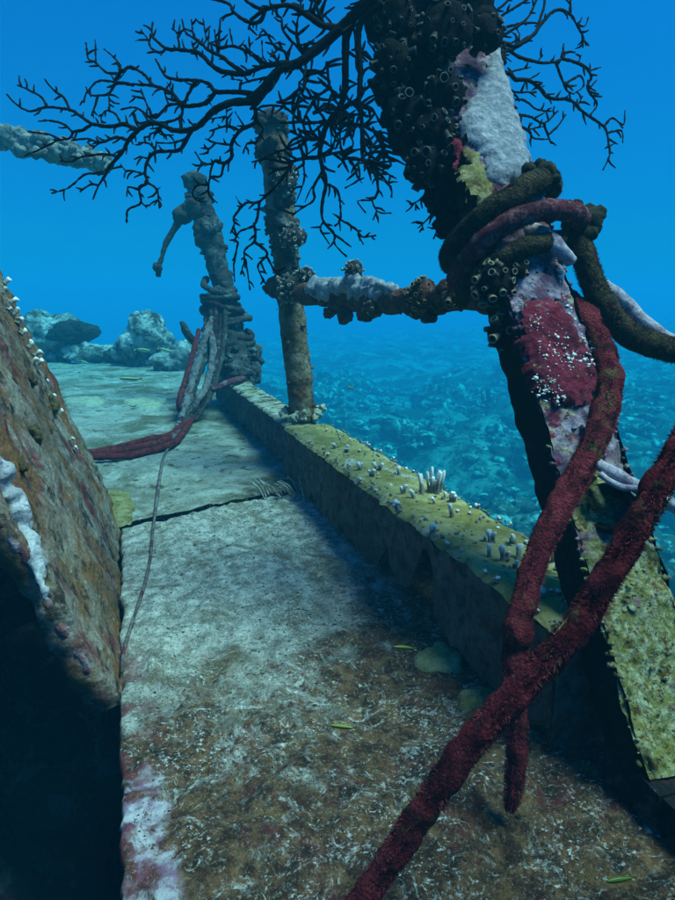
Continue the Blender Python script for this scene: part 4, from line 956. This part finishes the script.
# ------------------------------------------------------------------ black branching corals (fans)
RG = {1: (4.5, 0, 40), 2: (4.5, 120, 0), 3: (4.5, 250, 0), 4: (4.5, 120, 80), 5: (3.75, 220, 130), 6: (4.09, 360, 40), 7: (4.22, 480, 0)}
LIMBS = [
 # stem and long left limb
 [(3, 10, 7, [(560, -20), (480, 60), (390, 150), (300, 225), (220, 285), (130, 320), (60, 400), (0, 445)]),
  (2, 6, 3.4, [(640, 405), (590, 450), (500, 465), (430, 490), (380, 540), (330, 575), (250, 585), (150, 555), (80, 590)]),
  (1, 2.8, 1.4, [(620, 410), (580, 455), (545, 510), (500, 560), (470, 610), (445, 660), (415, 720)]),
  (1, 2.6, 1.3, [(620, 410), (560, 375), (500, 390), (415, 380), (360, 340), (310, 315), (210, 305), (130, 322), (70, 290), (30, 245)]),
  (1, 1.8, 1.2, [(310, 315), (290, 265), (240, 225), (205, 180)]), (1, 1.8, 1.2, [(210, 305), (190, 260), (140, 230), (80, 205)]),
  (1, 1.8, 1.2, [(415, 380), (370, 405), (330, 415), (310, 440), (265, 450), (190, 490), (110, 525)]),
  (1, 1.6, 1.2, [(330, 415), (290, 380), (230, 365), (170, 368)]), (1, 1.6, 1.2, [(265, 450), (230, 425), (180, 418), (125, 410)]),
  (1, 1.9, 1.2, [(575, 455), (520, 440), (450, 460), (390, 445), (320, 455)]), (1, 1.5, 1.1, [(450, 460), (415, 490)]),
  (1, 1.9, 1.2, [(520, 520), (450, 515), (370, 525), (320, 550), (270, 548)]), (1, 1.8, 1.2, [(470, 595), (420, 600), (375, 605), (310, 660), (235, 692)]),
  (1, 1.6, 1.1, [(445, 655), (410, 650), (360, 685)]), (1, 1.7, 1.1, [(545, 375), (520, 340), (480, 320), (455, 345), (460, 370)]),
  (1, 1.6, 1.1, [(625, 400), (600, 340), (600, 320)]),
  (2, 1.8, 1.2, [(180, 590), (140, 605), (130, 630)]), (2, 1.8, 1.2, [(180, 575), (180, 605), (240, 610)]),
  (2, 2.0, 1.2, [(270, 520), (290, 550)]), (2, 2.0, 1.2, [(150, 540), (110, 510), (60, 480), (0, 495)]), (2, 1.8, 1.2, [(145, 540), (80, 555), (60, 500)]),
  (4, 2.6, 1.4, [(335, 205), (300, 265), (260, 320), (165, 325), (125, 360), (110, 420), (120, 460), (85, 490), (90, 550), (40, 580), (28, 640)]),
  (4, 1.6, 1.1, [(300, 265), (230, 285), (165, 280)]), (4, 1.7, 1.1, [(165, 325), (130, 290), (88, 280)]), (4, 1.6, 1.1, [(120, 355), (90, 345), (60, 355)]),
  (4, 1.7, 1.1, [(110, 420), (30, 408), (20, 445)]), (4, 1.4, 1.0, [(30, 408), (0, 375)]), (4, 1.6, 1.1, [(120, 460), (165, 490), (175, 540), (155, 560)]),
  (4, 1.4, 1.0, [(175, 540), (190, 565)]), (4, 1.3, 1.0, [(165, 490), (185, 485)]), (4, 1.5, 1.0, [(85, 490), (40, 485), (28, 525)]), (4, 1.4, 1.0, [(90, 550), (120, 575)])],
 # second left limb
 [(2, 3.8, 1.7, [(655, 400), (610, 420), (520, 415), (430, 410), (400, 375), (345, 365), (230, 355), (190, 315), (160, 270)]),
  (2, 2.2, 1.6, [(345, 368), (310, 420), (285, 455), (215, 450)]), (2, 2.8, 1.3, [(430, 410), (385, 465), (290, 475), (240, 430), (200, 400), (150, 385), (90, 378), (0, 378), (-60, 395)]),
  (2, 1.6, 1.1, [(240, 430), (215, 370)]), (2, 1.9, 1.2, [(150, 385), (100, 330), (45, 300), (0, 320)]),
  (2, 2.2, 1.2, [(290, 475), (220, 470), (180, 510), (150, 530), (110, 440), (90, 400)]), (2, 1.5, 1.0, [(110, 440), (50, 435)]), (2, 1.5, 1.2, [(220, 470), (205, 430), (200, 400)]),
  (2, 2.0, 1.4, [(280, 470), (270, 530), (190, 550), (150, 540)]), (2, 1.5, 1.0, [(545, 380), (550, 365), (495, 358)]), (2, 1.8, 1.2, [(660, 350), (590, 365), (545, 378)]),
  (1, 1.9, 1.2, [(600, 205), (530, 195), (490, 245), (440, 250), (410, 245), (385, 210)]), (1, 1.6, 1.0, [(490, 245), (490, 310)]), (1, 1.5, 1.0, [(440, 250), (425, 300), (415, 345)]),
  (1, 1.7, 1.0, [(520, 190), (440, 185), (390, 245), (380, 285)]), (1, 1.8, 1.2, [(520, 190), (530, 150), (480, 150), (430, 100), (395, 80), (388, 10)]), (1, 1.4, 1.0, [(430, 100), (428, 0)]),
  (1, 1.5, 1.0, [(530, 150), (540, 120), (500, 70), (465, 40)]), (1, 1.7, 1.2, [(530, 150), (580, 125), (640, 150), (675, 180)])],
 # upper left limb
 [(3, 5, 3.4, [(200, 290), (130, 290), (60, 300), (0, 320)]), (2, 3.6, 1.6, [(585, 320), (560, 335), (470, 325), (410, 290), (350, 240), (270, 225), (210, 215), (165, 180), (140, 155), (145, 100)]),
  (2, 3.0, 1.6, [(590, 325), (560, 325), (500, 295), (455, 255), (400, 225), (350, 180), (300, 150), (275, 90)]), (2, 2.0, 1.6, [(410, 290), (415, 235)]),
  (2, 1.8, 1.2, [(400, 225), (400, 130)]), (2, 1.6, 1.1, [(385, 170), (370, 80)]), (2, 1.6, 1.1, [(330, 165), (322, 90)]), (2, 1.7, 1.1, [(440, 240), (425, 130)]), (2, 1.9, 1.2, [(440, 235), (455, 80)]),
  (2, 2.0, 1.6, [(455, 215), (510, 205), (580, 235), (640, 290)]), (2, 1.6, 1.1, [(505, 205), (490, 125)]), (2, 1.6, 1.1, [(580, 230), (578, 165)]),
  (2, 1.7, 1.1, [(270, 225), (260, 150), (230, 130)]), (2, 1.4, 1.0, [(260, 150), (272, 115)]), (2, 1.7, 1.1, [(210, 215), (180, 240), (140, 215), (125, 180), (95, 135)]), (2, 1.4, 1.0, [(125, 180), (70, 180)]), (2, 1.5, 1.0, [(335, 240), (320, 190)]),
  (3, 2.4, 1.3, [(245, 260), (215, 180), (210, 100), (225, 60)]), (3, 2.2, 1.2, [(245, 240), (160, 150), (140, 80), (115, 70)]), (3, 2.4, 1.3, [(170, 285), (160, 230), (110, 215), (100, 190), (65, 140), (40, 155)]),
  (3, 1.8, 1.2, [(120, 290), (115, 250), (85, 240)]), (3, 1.5, 1.0, [(100, 200), (140, 190)]), (3, 2.2, 1.6, [(60, 280), (0, 230)]), (2, 1.6, 1.1, [(675, 160), (625, 155)]), (2, 1.6, 1.0, [(655, 280), (640, 255), (640, 180)])],
 # arching top limb
 [(3, 5.5, 3.0, [(400, 125), (320, 115), (260, 70), (190, 30), (130, 25), (60, 50), (0, 90)]), (2, 3.0, 1.8, [(650, 40), (635, 90), (590, 105), (510, 60), (490, 20), (410, 0)]),
  (2, 2.4, 1.6, [(650, 45), (600, 25), (560, -10), (520, -60)]), (2, 1.8, 1.2, [(510, 60), (455, 80)]), (2, 1.5, 1.0, [(590, 100), (580, 130)]),
  (3, 2.2, 1.5, [(260, 70), (275, 20), (290, -20)]), (3, 2.0, 1.4, [(230, 50), (230, -20)]), (3, 1.8, 1.4, [(150, 20), (155, -30)]), (3, 1.8, 1.4, [(90, 30), (85, -30)]), (3, 1.8, 1.2, [(320, 115), (310, 80)]),
  (3, 3.0, 1.5, [(330, 100), (300, 40), (280, -30)])],
 # limb falling in front of the round post
 [(3, 4.4, 2.8, [(130, 320), (110, 370), (70, 420), (30, 470), (0, 490)]), (4, 2.8, 1.4, [(600, 115), (610, 130), (605, 190), (540, 230), (505, 290), (500, 350), (465, 380), (450, 435), (405, 440), (395, 480), (400, 520), (435, 552)]),
  (4, 1.8, 1.1, [(540, 230), (480, 205), (400, 230)]), (4, 1.5, 1.0, [(480, 205), (480, 120)]), (4, 1.4, 1.0, [(480, 205), (478, 240)]), (4, 1.4, 1.0, [(475, 165), (400, 178)]), (4, 1.5, 1.0, [(555, 210), (515, 145)]),
  (4, 1.8, 1.1, [(500, 290), (430, 280), (385, 260)]), (4, 1.7, 1.0, [(430, 285), (400, 310), (360, 308)]), (4, 1.4, 1.0, [(400, 310), (398, 335)]), (4, 1.7, 1.2, [(465, 375), (430, 365), (405, 410), (405, 440)]),
  (4, 1.5, 1.0, [(410, 380), (370, 370), (340, 325)]), (4, 1.4, 1.0, [(365, 375), (345, 415)]), (4, 1.5, 1.0, [(395, 475), (345, 470), (325, 510), (345, 545), (380, 545)]), (4, 1.6, 1.0, [(605, 285), (570, 290), (550, 330)]), (4, 1.6, 1.2, [(605, 190), (640, 220), (605, 285)])],
 # limb falling straight down
 [(3, 8, 4, [(540, -10), (470, 70), (435, 160), (430, 250), (425, 400), (400, 490), (340, 570), (320, 660)]), (5, 3.4, 1.4, [(382, 40), (375, 100), (385, 150), (400, 200), (385, 280), (385, 340), (430, 390), (430, 430), (475, 478)]),
  (5, 1.9, 1.1, [(385, 150), (350, 215), (350, 260), (300, 300), (270, 320)]), (5, 2.6, 1.2, [(375, 100), (310, 105), (250, 125), (180, 110), (120, 118)]), (5, 1.7, 1.0, [(310, 105), (315, 190), (285, 268)]), (5, 1.5, 1.0, [(345, 215), (318, 268)]),
  (5, 2.2, 1.2, [(270, 120), (230, 190), (150, 270), (95, 275), (50, 325), (55, 350), (40, 385)]), (5, 1.5, 1.0, [(75, 275), (60, 252)]), (5, 2.0, 1.2, [(150, 270), (130, 350), (75, 380), (52, 425)]), (5, 1.9, 1.2, [(130, 350), (130, 415), (95, 450), (90, 490), (75, 540)]),
  (5, 1.6, 1.1, [(95, 485), (115, 600)]), (5, 1.8, 1.2, [(130, 415), (175, 465), (145, 510), (170, 578)]), (5, 1.6, 1.0, [(175, 465), (200, 520), (235, 545)]), (5, 1.6, 1.1, [(65, 425), (50, 500), (55, 570)]),
  (5, 1.8, 1.2, [(400, 205), (440, 230), (450, 330), (430, 360)]), (5, 1.8, 1.1, [(450, 335), (510, 370), (530, 400), (588, 395)]), (5, 1.5, 1.0, [(520, 390), (538, 430)]), (5, 1.5, 1.0, [(430, 390), (490, 437)]), (5, 1.7, 1.1, [(385, 345), (375, 370), (410, 428)]),
  (5, 2.4, 1.4, [(382, 30), (340, 35), (290, 15), (260, 5)]), (5, 2.0, 1.2, [(330, 35), (290, 70), (240, 72), (180, 95), (150, 120)]),
  (5, 2.0, 1.1, [(390, 95), (440, 85), (470, 105), (440, 140)]),
  (3, 2.6, 1.4, [(430, 420), (370, 420), (350, 340), (345, 280)]), (3, 2.2, 1.6, [(350, 405), (290, 440), (245, 430), (220, 370), (290, 330)]), (3, 2.0, 1.5, [(290, 440), (260, 500), (240, 560)]), (3, 2.4, 1.6, [(370, 545), (330, 545), (240, 550), (180, 500), (130, 480), (50, 480), (10, 540)]),
  (3, 2.0, 1.6, [(215, 400), (190, 490)]), (3, 2.2, 1.4, [(330, 625), (250, 620), (180, 590)]), (3, 1.8, 1.2, [(250, 625), (150, 670)]), (3, 1.8, 1.1, [(360, 430), (390, 440)]), (3, 1.5, 1.0, [(370, 470), (330, 465)]), (3, 3, 1.6, [(220, 290), (250, 330), (330, 320), (345, 280)])],
 # dense limb close to the post
 [(3, 6, 3, [(580, 20), (510, 90), (490, 160), (500, 330), (490, 450), (500, 540), (505, 660)]), (5, 2.6, 1.4, [(535, 0), (535, 100), (580, 140), (640, 215), (640, 250)]), (5, 1.8, 1.1, [(580, 140), (660, 180)]), (5, 1.7, 1.1, [(590, 170), (640, 215)]),
  (5, 2.2, 1.4, [(600, 0), (610, 60), (590, 130)]), (5, 1.8, 1.2, [(610, 60), (640, 130), (625, 150)]), (5, 2.0, 1.2, [(480, -20), (500, 50), (480, 90)]), (5, 1.8, 1.2, [(450, -20), (455, 70), (480, 90)]), (5, 1.7, 1.1, [(420, -20), (415, 60)]), (5, 1.7, 1.1, [(550, 60), (575, 90), (560, 110)]),
  (5, 2.2, 1.2, [(470, 105), (530, 115), (580, 130), (590, 200), (590, 235), (570, 260), (515, 265), (545, 308)]), (5, 1.6, 1.0, [(570, 260), (590, 305), (645, 312)]), (5, 1.4, 1.0, [(590, 305), (575, 340)]), (5, 1.8, 1.1, [(520, 130), (520, 180), (470, 218)]), (5, 1.4, 1.0, [(520, 180), (535, 200)]),
  (3, 2.4, 1.8, [(420, 500), (445, 460), (480, 470)]), (3, 2.4, 1.4, [(440, 520), (450, 600), (380, 640)]), (3, 2.2, 1.4, [(470, 530), (440, 580), (385, 600)]), (3, 2.4, 1.4, [(505, 560), (560, 590), (620, 600), (640, 640)]), (3, 2.4, 1.4, [(500, 470), (550, 490), (590, 560)]),
  (3, 2.6, 1.6, [(490, 360), (530, 310), (570, 290), (600, 250)]), (3, 1.6, 1.1, [(510, 420), (515, 370)]), (3, 3.0, 2.0, [(480, 250), (520, 240), (560, 300)]), (3, 2.6, 1.8, [(560, 590), (590, 660), (600, 720)]), (3, 2.2, 1.5, [(630, 600), (690, 680), (720, 740)])],
]
def fan_depth(x, y): return 0.90 + 0.00055 * (360 - x) + 0.05 * math.sin(x * 0.017 + y * 0.011) * min(1, abs(360 - x) / 90) + 0.0002 * y
FANPTS = []
def fan_tubes(mb, items, dfun, rs=1.0):
    for (rg, r0, r1, pts) in items:
        s, ox, oy = RG[rg]; L = []
        Q = [(ox + x / s + 0.7 * math.sin(i * 2.3 + x), oy + y / s + 0.7 * math.cos(i * 1.9 + y)) for i, (x, y) in enumerate(pts)]
        if FANPTS:                                   # grow out of the nearest limb
            bx, by = min(FANPTS, key=lambda p: (p[0] - Q[0][0]) ** 2 + (p[1] - Q[0][1]) ** 2)
            dd = math.hypot(bx - Q[0][0], by - Q[0][1])
            if 1.0 < dd < 16: Q.insert(0, (bx, by))
        n = len(Q)
        for i, (X_, Y_) in enumerate(Q):
            d = dfun(X_, Y_); L.append((at(X_, Y_, d), (min(r0, 3 + (r0 - 3) * .62) + (min(r1, 3 + (r1 - 3) * .62) * 0.72 - min(r0, 3 + (r0 - 3) * .62)) * i / max(n - 1, 1)) * rs * 0.86 * d / 650))
            if i:
                (a0, b0) = Q[i - 1]; k = max(2, int(math.hypot(X_ - a0, Y_ - b0) / 2))
                FANPTS.extend((a0 + (X_ - a0) * j / k, b0 + (Y_ - b0) * j / k) for j in range(1, k + 1))
        mb.tube(L, 8, 0.004, 0.0012, 190)
        # small side twigs
        P = [(Q[i][0] + (Q[i + 1][0] - Q[i][0]) * t_, Q[i][1] + (Q[i + 1][1] - Q[i][1]) * t_, Q[i + 1][0] - Q[i][0], Q[i + 1][1] - Q[i][1]) for i in range(len(Q) - 1) for t_ in (0.3, 0.7)]
        P = P + [q for q in P if 275 < q[0] < 410 and q[1] < 175] 
        for (x, y, dx, dy) in P:
            dense = 285 < x < 410 and y < 170
            if rt.random() > (0.42 if dense else 0.40): continue
            l = math.hypot(dx, dy) + 1e-6; sg = rt.choice((-1, 1)); a = rt.uniform(0.6, 1.2) * sg; ln = rt.uniform(8, 24) if dense else rt.uniform(4, 12)
            ux, uy = dx / l * math.cos(a) - dy / l * math.sin(a), dx / l * math.sin(a) + dy / l * math.cos(a); b_ = rt.uniform(-.5, .5)
            vx, vy = ux * math.cos(b_) - uy * math.sin(b_), ux * math.sin(b_) + uy * math.cos(b_)
            tk = 1.35 if dense else 1.0; d = dfun(x, y); mb.tube([(at(x, y, d), 1.2 * tk * d / 650), (at(x + ux * ln * .5, y + uy * ln * .5, d), 1.05 * tk * d / 650), (at(x + ux * ln * .5 + vx * ln * .5, y + uy * ln * .5 + vy * ln * .5, d + rt.uniform(-.012, .012)), 0.6 * tk * d / 650)], 6, 0.006, 0.0006, 160)
rt = random.Random(31)
fan = thing('branching_coral', at(356, 12, .93), 'large black branching coral spreading left from the near post', 'coral')
for items in LIMBS:
    m = MB(); fan_tubes(m, items, fan_depth); m.build('limb', M['fan'], fan)
RIGHT = [
 [(7, 4, 3, [(10, 190), (40, 230), (60, 300), (75, 365), (100, 425), (130, 510), (130, 570), (175, 605)]), (7, 3, 1.3, [(45, 265), (90, 300), (130, 310), (150, 335), (200, 340), (250, 370), (290, 410), (380, 420), (430, 470), (490, 510), (530, 540), (545, 600), (545, 650), (520, 720)]),
  (7, 1.7, 1.1, [(530, 525), (560, 495), (605, 525), (612, 465)]), (7, 1.6, 1.0, [(545, 560), (595, 550), (600, 600)]), (7, 1.3, 1.0, [(545, 620), (570, 605)]), (7, 1.5, 1.0, [(430, 470), (445, 525)]), (7, 1.5, 1.0, [(410, 440), (435, 405)]),
  (7, 1.7, 1.1, [(135, 305), (215, 285)]), (7, 1.7, 1.1, [(200, 340), (250, 305)]), (7, 1.3, 1.0, [(250, 370), (270, 365)]), (7, 1.5, 1.0, [(290, 410), (300, 440)]), (7, 1.8, 1.1, [(75, 365), (145, 390), (235, 390)]), (7, 1.3, 1.0, [(145, 390), (145, 410)])],
 [(7, 2.0, 1.2, [(100, 425), (180, 420), (240, 460), (305, 470)]), (7, 2.0, 1.2, [(130, 425), (150, 475), (210, 495), (270, 520), (330, 465)]), (7, 1.6, 1.0, [(270, 520), (290, 580), (300, 605)]), (7, 1.6, 1.0, [(285, 570), (330, 535), (365, 480)]),
  (7, 1.9, 1.2, [(130, 510), (205, 550), (225, 580), (290, 585)]), (7, 1.6, 1.1, [(205, 550), (270, 535)])],
 [(7, 4, 2.6, [(20, 200), (70, 230), (120, 210)]), (7, 2.6, 1.3, [(120, 210), (160, 240), (250, 260), (320, 260), (350, 240), (360, 220)]), (7, 2.2, 1.2, [(350, 245), (400, 265), (450, 290), (470, 330), (450, 370), (480, 420), (490, 450), (460, 490)]),
  (7, 1.8, 1.2, [(320, 260), (340, 320), (370, 380), (400, 400)]), (7, 1.7, 1.2, [(370, 345), (420, 320), (440, 360), (400, 395)]), (7, 1.6, 1.0, [(470, 295), (510, 285)]), (7, 1.5, 1.0, [(420, 260), (430, 230)]), (7, 1.5, 1.0, [(460, 370), (490, 340)]), (7, 1.4, 1.0, [(240, 258), (265, 230)]), (7, 1.5, 1.0, [(90, 235), (135, 260)])],
 [(7, 3, 1.3, [(60, 230), (110, 190), (150, 200), (220, 150), (260, 100), (320, 45), (380, 60), (410, 100), (430, 150), (450, 190)]), (7, 1.6, 1.0, [(410, 100), (440, 110), (455, 75)]), (7, 1.7, 1.1, [(380, 60), (385, 0), (390, -40)]), (7, 1.4, 1.0, [(430, 150), (432, 200)]),
  (7, 2.2, 1.3, [(250, 100), (270, 20), (260, -30)]), (7, 2.6, 1.4, [(40, 210), (80, 160), (130, 130), (200, 80), (240, 0), (250, -40)]), (7, 1.8, 1.1, [(150, 190), (205, 150)]), (7, 2.2, 1.4, [(50, 140), (120, 110), (200, 100), (240, 95)]), (7, 2.2, 1.4, [(60, 90), (140, 40), (200, 0), (230, -30)]), (7, 2.0, 1.4, [(60, 60), (110, 10), (140, -30)]), (7, 1.8, 1.2, [(150, 200), (150, 150), (120, 130)])],
]
rf = thing('branching_coral', at(488, 45, 1.02), 'smaller black branching coral spreading right from behind the near post', 'coral')
for items in RIGHT:
    m = MB(); fan_tubes(m, items, lambda x, y: 1.03 + 0.0009 * (x - 485) + 0.03 * math.sin(x * .03 + y * .02)); m.build('limb', M['fan'], rf)
tw = thing('branching_coral', at(430, 190, .96), 'tiny black forked twigs below the black growth, left of the near post', 'coral')
m = MB(); fan_tubes(m, [(6, 1.8, 1.2, [(290, 560), (270, 600), (260, 640), (230, 665), (200, 672)]), (6, 1.3, 1.0, [(230, 665), (225, 695)])], lambda x, y: .955); m.build('twig', M['fan'], tw)
m = MB(); fan_tubes(m, [(6, 1.9, 1.1, [(320, 650), (300, 700), (265, 745), (235, 768)]), (6, 1.3, 1.0, [(255, 750), (258, 780)]), (6, 1.7, 1.1, [(300, 700), (320, 750), (300, 812)]), (6, 1.6, 1.1, [(320, 750), (345, 765), (362, 800)])], lambda x, y: .955); m.build('twig', M['fan'], tw)

# ------------------------------------------------------------------ fish
def fish_meshes(mat):
    prof = [(-0.5, 0.006), (-0.48, 0.035), (-0.42, 0.062), (-0.3, 0.090), (-0.12, 0.104), (0.05, 0.100), (0.2, 0.082), (0.32, 0.058), (0.40, 0.040), (0.44, 0.034)]
    vs = []; fs = []; seg = 12
    for x, r in prof:
        for k in range(seg):
            a = 6.2832 * k / seg; vs.append((x, 0.55 * r * math.cos(a), r * math.sin(a)))
    for i in range(len(prof) - 1):
        for k in range(seg):
            k2 = (k + 1) % seg; fs.append((i * seg + k, (i + 1) * seg + k, (i + 1) * seg + k2, i * seg + k2))
    fs.append(tuple(range(seg))); fs.append(tuple(range((len(prof) - 1) * seg, len(prof) * seg))[::-1])
    def mk(n, v, f, m):
        me = bpy.data.meshes.new(n); me.from_pydata(v, [], f); me.polygons.foreach_set('use_smooth', [True] * len(me.polygons)); me.materials.append(m); return me
    def fin(n, poly):
        N = len(poly); v = [(x, 0.004, z) for x, z in poly] + [(x, -0.004, z) for x, z in poly]
        f = [tuple(range(N)), tuple(range(2 * N - 1, N - 1, -1))] + [(i, (i + 1) % N, N + (i + 1) % N, N + i) for i in range(N)]
        return mk(n, v, f, M['fin'])
    ev = [(x * .018, y * .018, z * .018) for x, y, z in (v[:] for v in ICO[1][0])]
    return {'body': mk('body', vs, fs, mat), 'tail_fin': fin('tail_fin', [(0.42, 0.03), (0.5, 0.075), (0.58, 0.085), (0.565, 0.0), (0.58, -0.085), (0.5, -0.075), (0.42, -0.03)]),
            'dorsal_fin': fin('dorsal_fin', [(-0.28, 0.085), (-0.24, 0.118), (0.0, 0.138), (0.22, 0.112), (0.31, 0.085), (0.3, 0.055), (0.0, 0.09)]),
            'anal_fin': fin('anal_fin', [(0.0, -0.09), (0.02, -0.122), (0.22, -0.102), (0.31, -0.075), (0.3, -0.05)]), 'eye': mk('eye', ev, ICO[1][1], M['eye'])}
FM = {k: fish_meshes(M[k]) for k in ('fish', 'fish_far', 'fish_green')}
def fish(p, L, ang, label, kind='fish', pitch=0.0):
    """ang: heading about the vertical; snout towards -x of the mesh"""
    t = thing('fish', p, label, 'fish', 'small fish around the wreck')
    R = Matrix.Rotation(ang, 4, 'Z') @ Matrix.Rotation(pitch, 4, 'Y') @ Matrix.Diagonal((L, L, L, 1))
    ob = {nm: inst(FM[kind][nm], nm, t, Matrix.Translation(p) @ R) for nm in ('body', 'tail_fin', 'dorsal_fin', 'anal_fin')}
    for s in (-1, 1):
        e = bpy.data.objects.new('eye', FM[kind]['eye']); COL.objects.link(e); e.parent = ob['body']; e.location = (-0.42, s * 0.028, 0.018)
    return t
YA = -YAW
def hov(x, y, up): return onz(x, y, up)
fish(hov(404, 648, .03), 0.033, YA + 0.15, 'small lime-green fish hovering over the deck by the ledge', 'fish', 0.16)
fish(hov(342, 727, .025), 0.028, YA - 0.1, 'small lime-green fish over the middle of the deck, nearest the scratches', 'fish', 0.06)
fish(hov(495, 713, .04), 0.024, YA + 3.2, 'small green fish half hidden behind the thick maroon rope', 'fish_green', -0.1)
fish(hov(620, 880, .02), 0.026, YA + 0.2, 'dim green fish in the shadow at the lower right corner', 'fish_green', 0.05)
fish(at(485, 511, 1.2), 0.018, YA + 0.4, 'tiny yellow fish at the outer edge of the yellow-green ledge', 'fish', 0.4)
fish(at(351, 388, 2.4), 0.030, YA + 0.3, 'tiny yellow fish in open water right of the round post', 'fish', 0.3)
fish(at(130, 379, 4.0), 0.125, YA + 0.1, 'striped pale fish low over the far deck', 'fish_far', 0.05)
fish(at(143, 350, 4.6), 0.11, YA + 3.1, 'striped pale fish in front of the pale peaked boulder', 'fish_far', -0.1)
fish(at(165, 350, 4.5), 0.09, YA + 3.3, 'striped pale fish right of the pale peaked boulder', 'fish_far', -0.3)
fish(at(84, 362, 4.8), 0.08, YA + 2.9, 'dim pale fish before the far left boulder', 'fish_far', -0.3)
fish(at(81, 401, 3.6), 0.07, YA + 0.2, 'small pale fish close to the leaning plate on the far deck', 'fish_far', 0.0)

# ------------------------------------------------------------------ crumbs and turf on the deck
rr = random.Random(77); m = MB(); vs1, fs1 = ICO[1]
tet = [V((1, 0, -.3)), V((-.5, .87, -.3)), V((-.5, -.87, -.3)), V((0, 0, .9))]
for k in range(5200):
    y = 0.25 + 1.5 * rr.random() ** 1.3; x = rr.uniform(XL + .01, XK + .03)
    if y > crackY(x): continue
    s = 0.0007 + 0.0020 * rr.random() ** 3; R = Matrix.Rotation(rr.uniform(0, 6.28), 3, 'Z')
    if rr.random() < 0.25: s *= 1.5
    c = V((x, y, deckz(x, y) + s * 0.1)); sx, sz = rr.uniform(.6, 2.2), rr.uniform(.4, .9)
    n = len(m.v); m.v += [c + R @ V((v.x * s * sx, v.y * s, v.z * s * sz)) * rr.uniform(.8, 1.2) for v in tet]
    m.f += [(n, n + 1, n + 3), (n + 1, n + 2, n + 3), (n + 2, n, n + 3)]
o = m.build('deck_crumbs', M['chips'], smooth=False); o['kind'] = 'stuff'; tag(o, 'shell and coral crumbs strewn over the near deck', 'rubble')
m = MB()
for k in range(60000):
    y = 0.25 + 1.4 * rr.random() ** 1.5; x = rr.uniform(XL + .005, XK + .01)
    if y > crackY(x) or fbm(V((x, y, 0)), 4.6, 3) + 0.75 - y * 0.75 < rr.random() * 1.1: continue
    c = V((x, y, deckz(x, y) - 0.0005)); a = rr.random() * 6.28; l = rr.uniform(.0012, .0035) * (1 + 1.2 * max(0, nz(V((x, y, 5)), 30))); s = V((math.cos(a), math.sin(a), 0)) * 0.0006
    n = len(m.v); m.v += [c - s, c + s, c + V((rr.gauss(0, .7), rr.gauss(0, .7), 1)).normalized() * l]; m.f.append((n, n + 1, n + 2))
o = m.build('algae_turf', M['turf'], smooth=False); o['kind'] = 'stuff'; tag(o, 'short brown algae turf over the near deck', 'algae')

# ------------------------------------------------------------------ the water itself
m = MB(); x0, x1, y0, y1, z0, z1 = -58, 61, -56, 62, -6.2, 2.4
m.v = [V((x, y, z)) for z in (z0, z1) for y in (y0, y1) for x in (x0, x1)]
m.f = [(0, 2, 3, 1), (4, 5, 7, 6), (0, 1, 5, 4), (2, 6, 7, 3), (0, 4, 6, 2), (1, 3, 7, 5)]
hm = bpy.data.materials.new('water_haze'); hm.use_nodes = True; hm.node_tree.nodes.clear()
pv = hm.node_tree.nodes.new('ShaderNodeVolumePrincipled'); ou = hm.node_tree.nodes.new('ShaderNodeOutputMaterial')
pv.inputs['Color'].default_value = (0.008, 0.080, 0.124, 1)
pv.inputs['Absorption Color'].default_value = (0.0, 0.80, 0.97, 1)
pv.inputs['Density'].default_value = 0.23; pv.inputs['Anisotropy'].default_value = 0.0
hm.node_tree.links.new(pv.outputs[0], ou.inputs['Volume'])
o = m.build('haze', hm, smooth=False); o['kind'] = 'stuff'; tag(o, 'blue sea water thickening with distance', 'water')
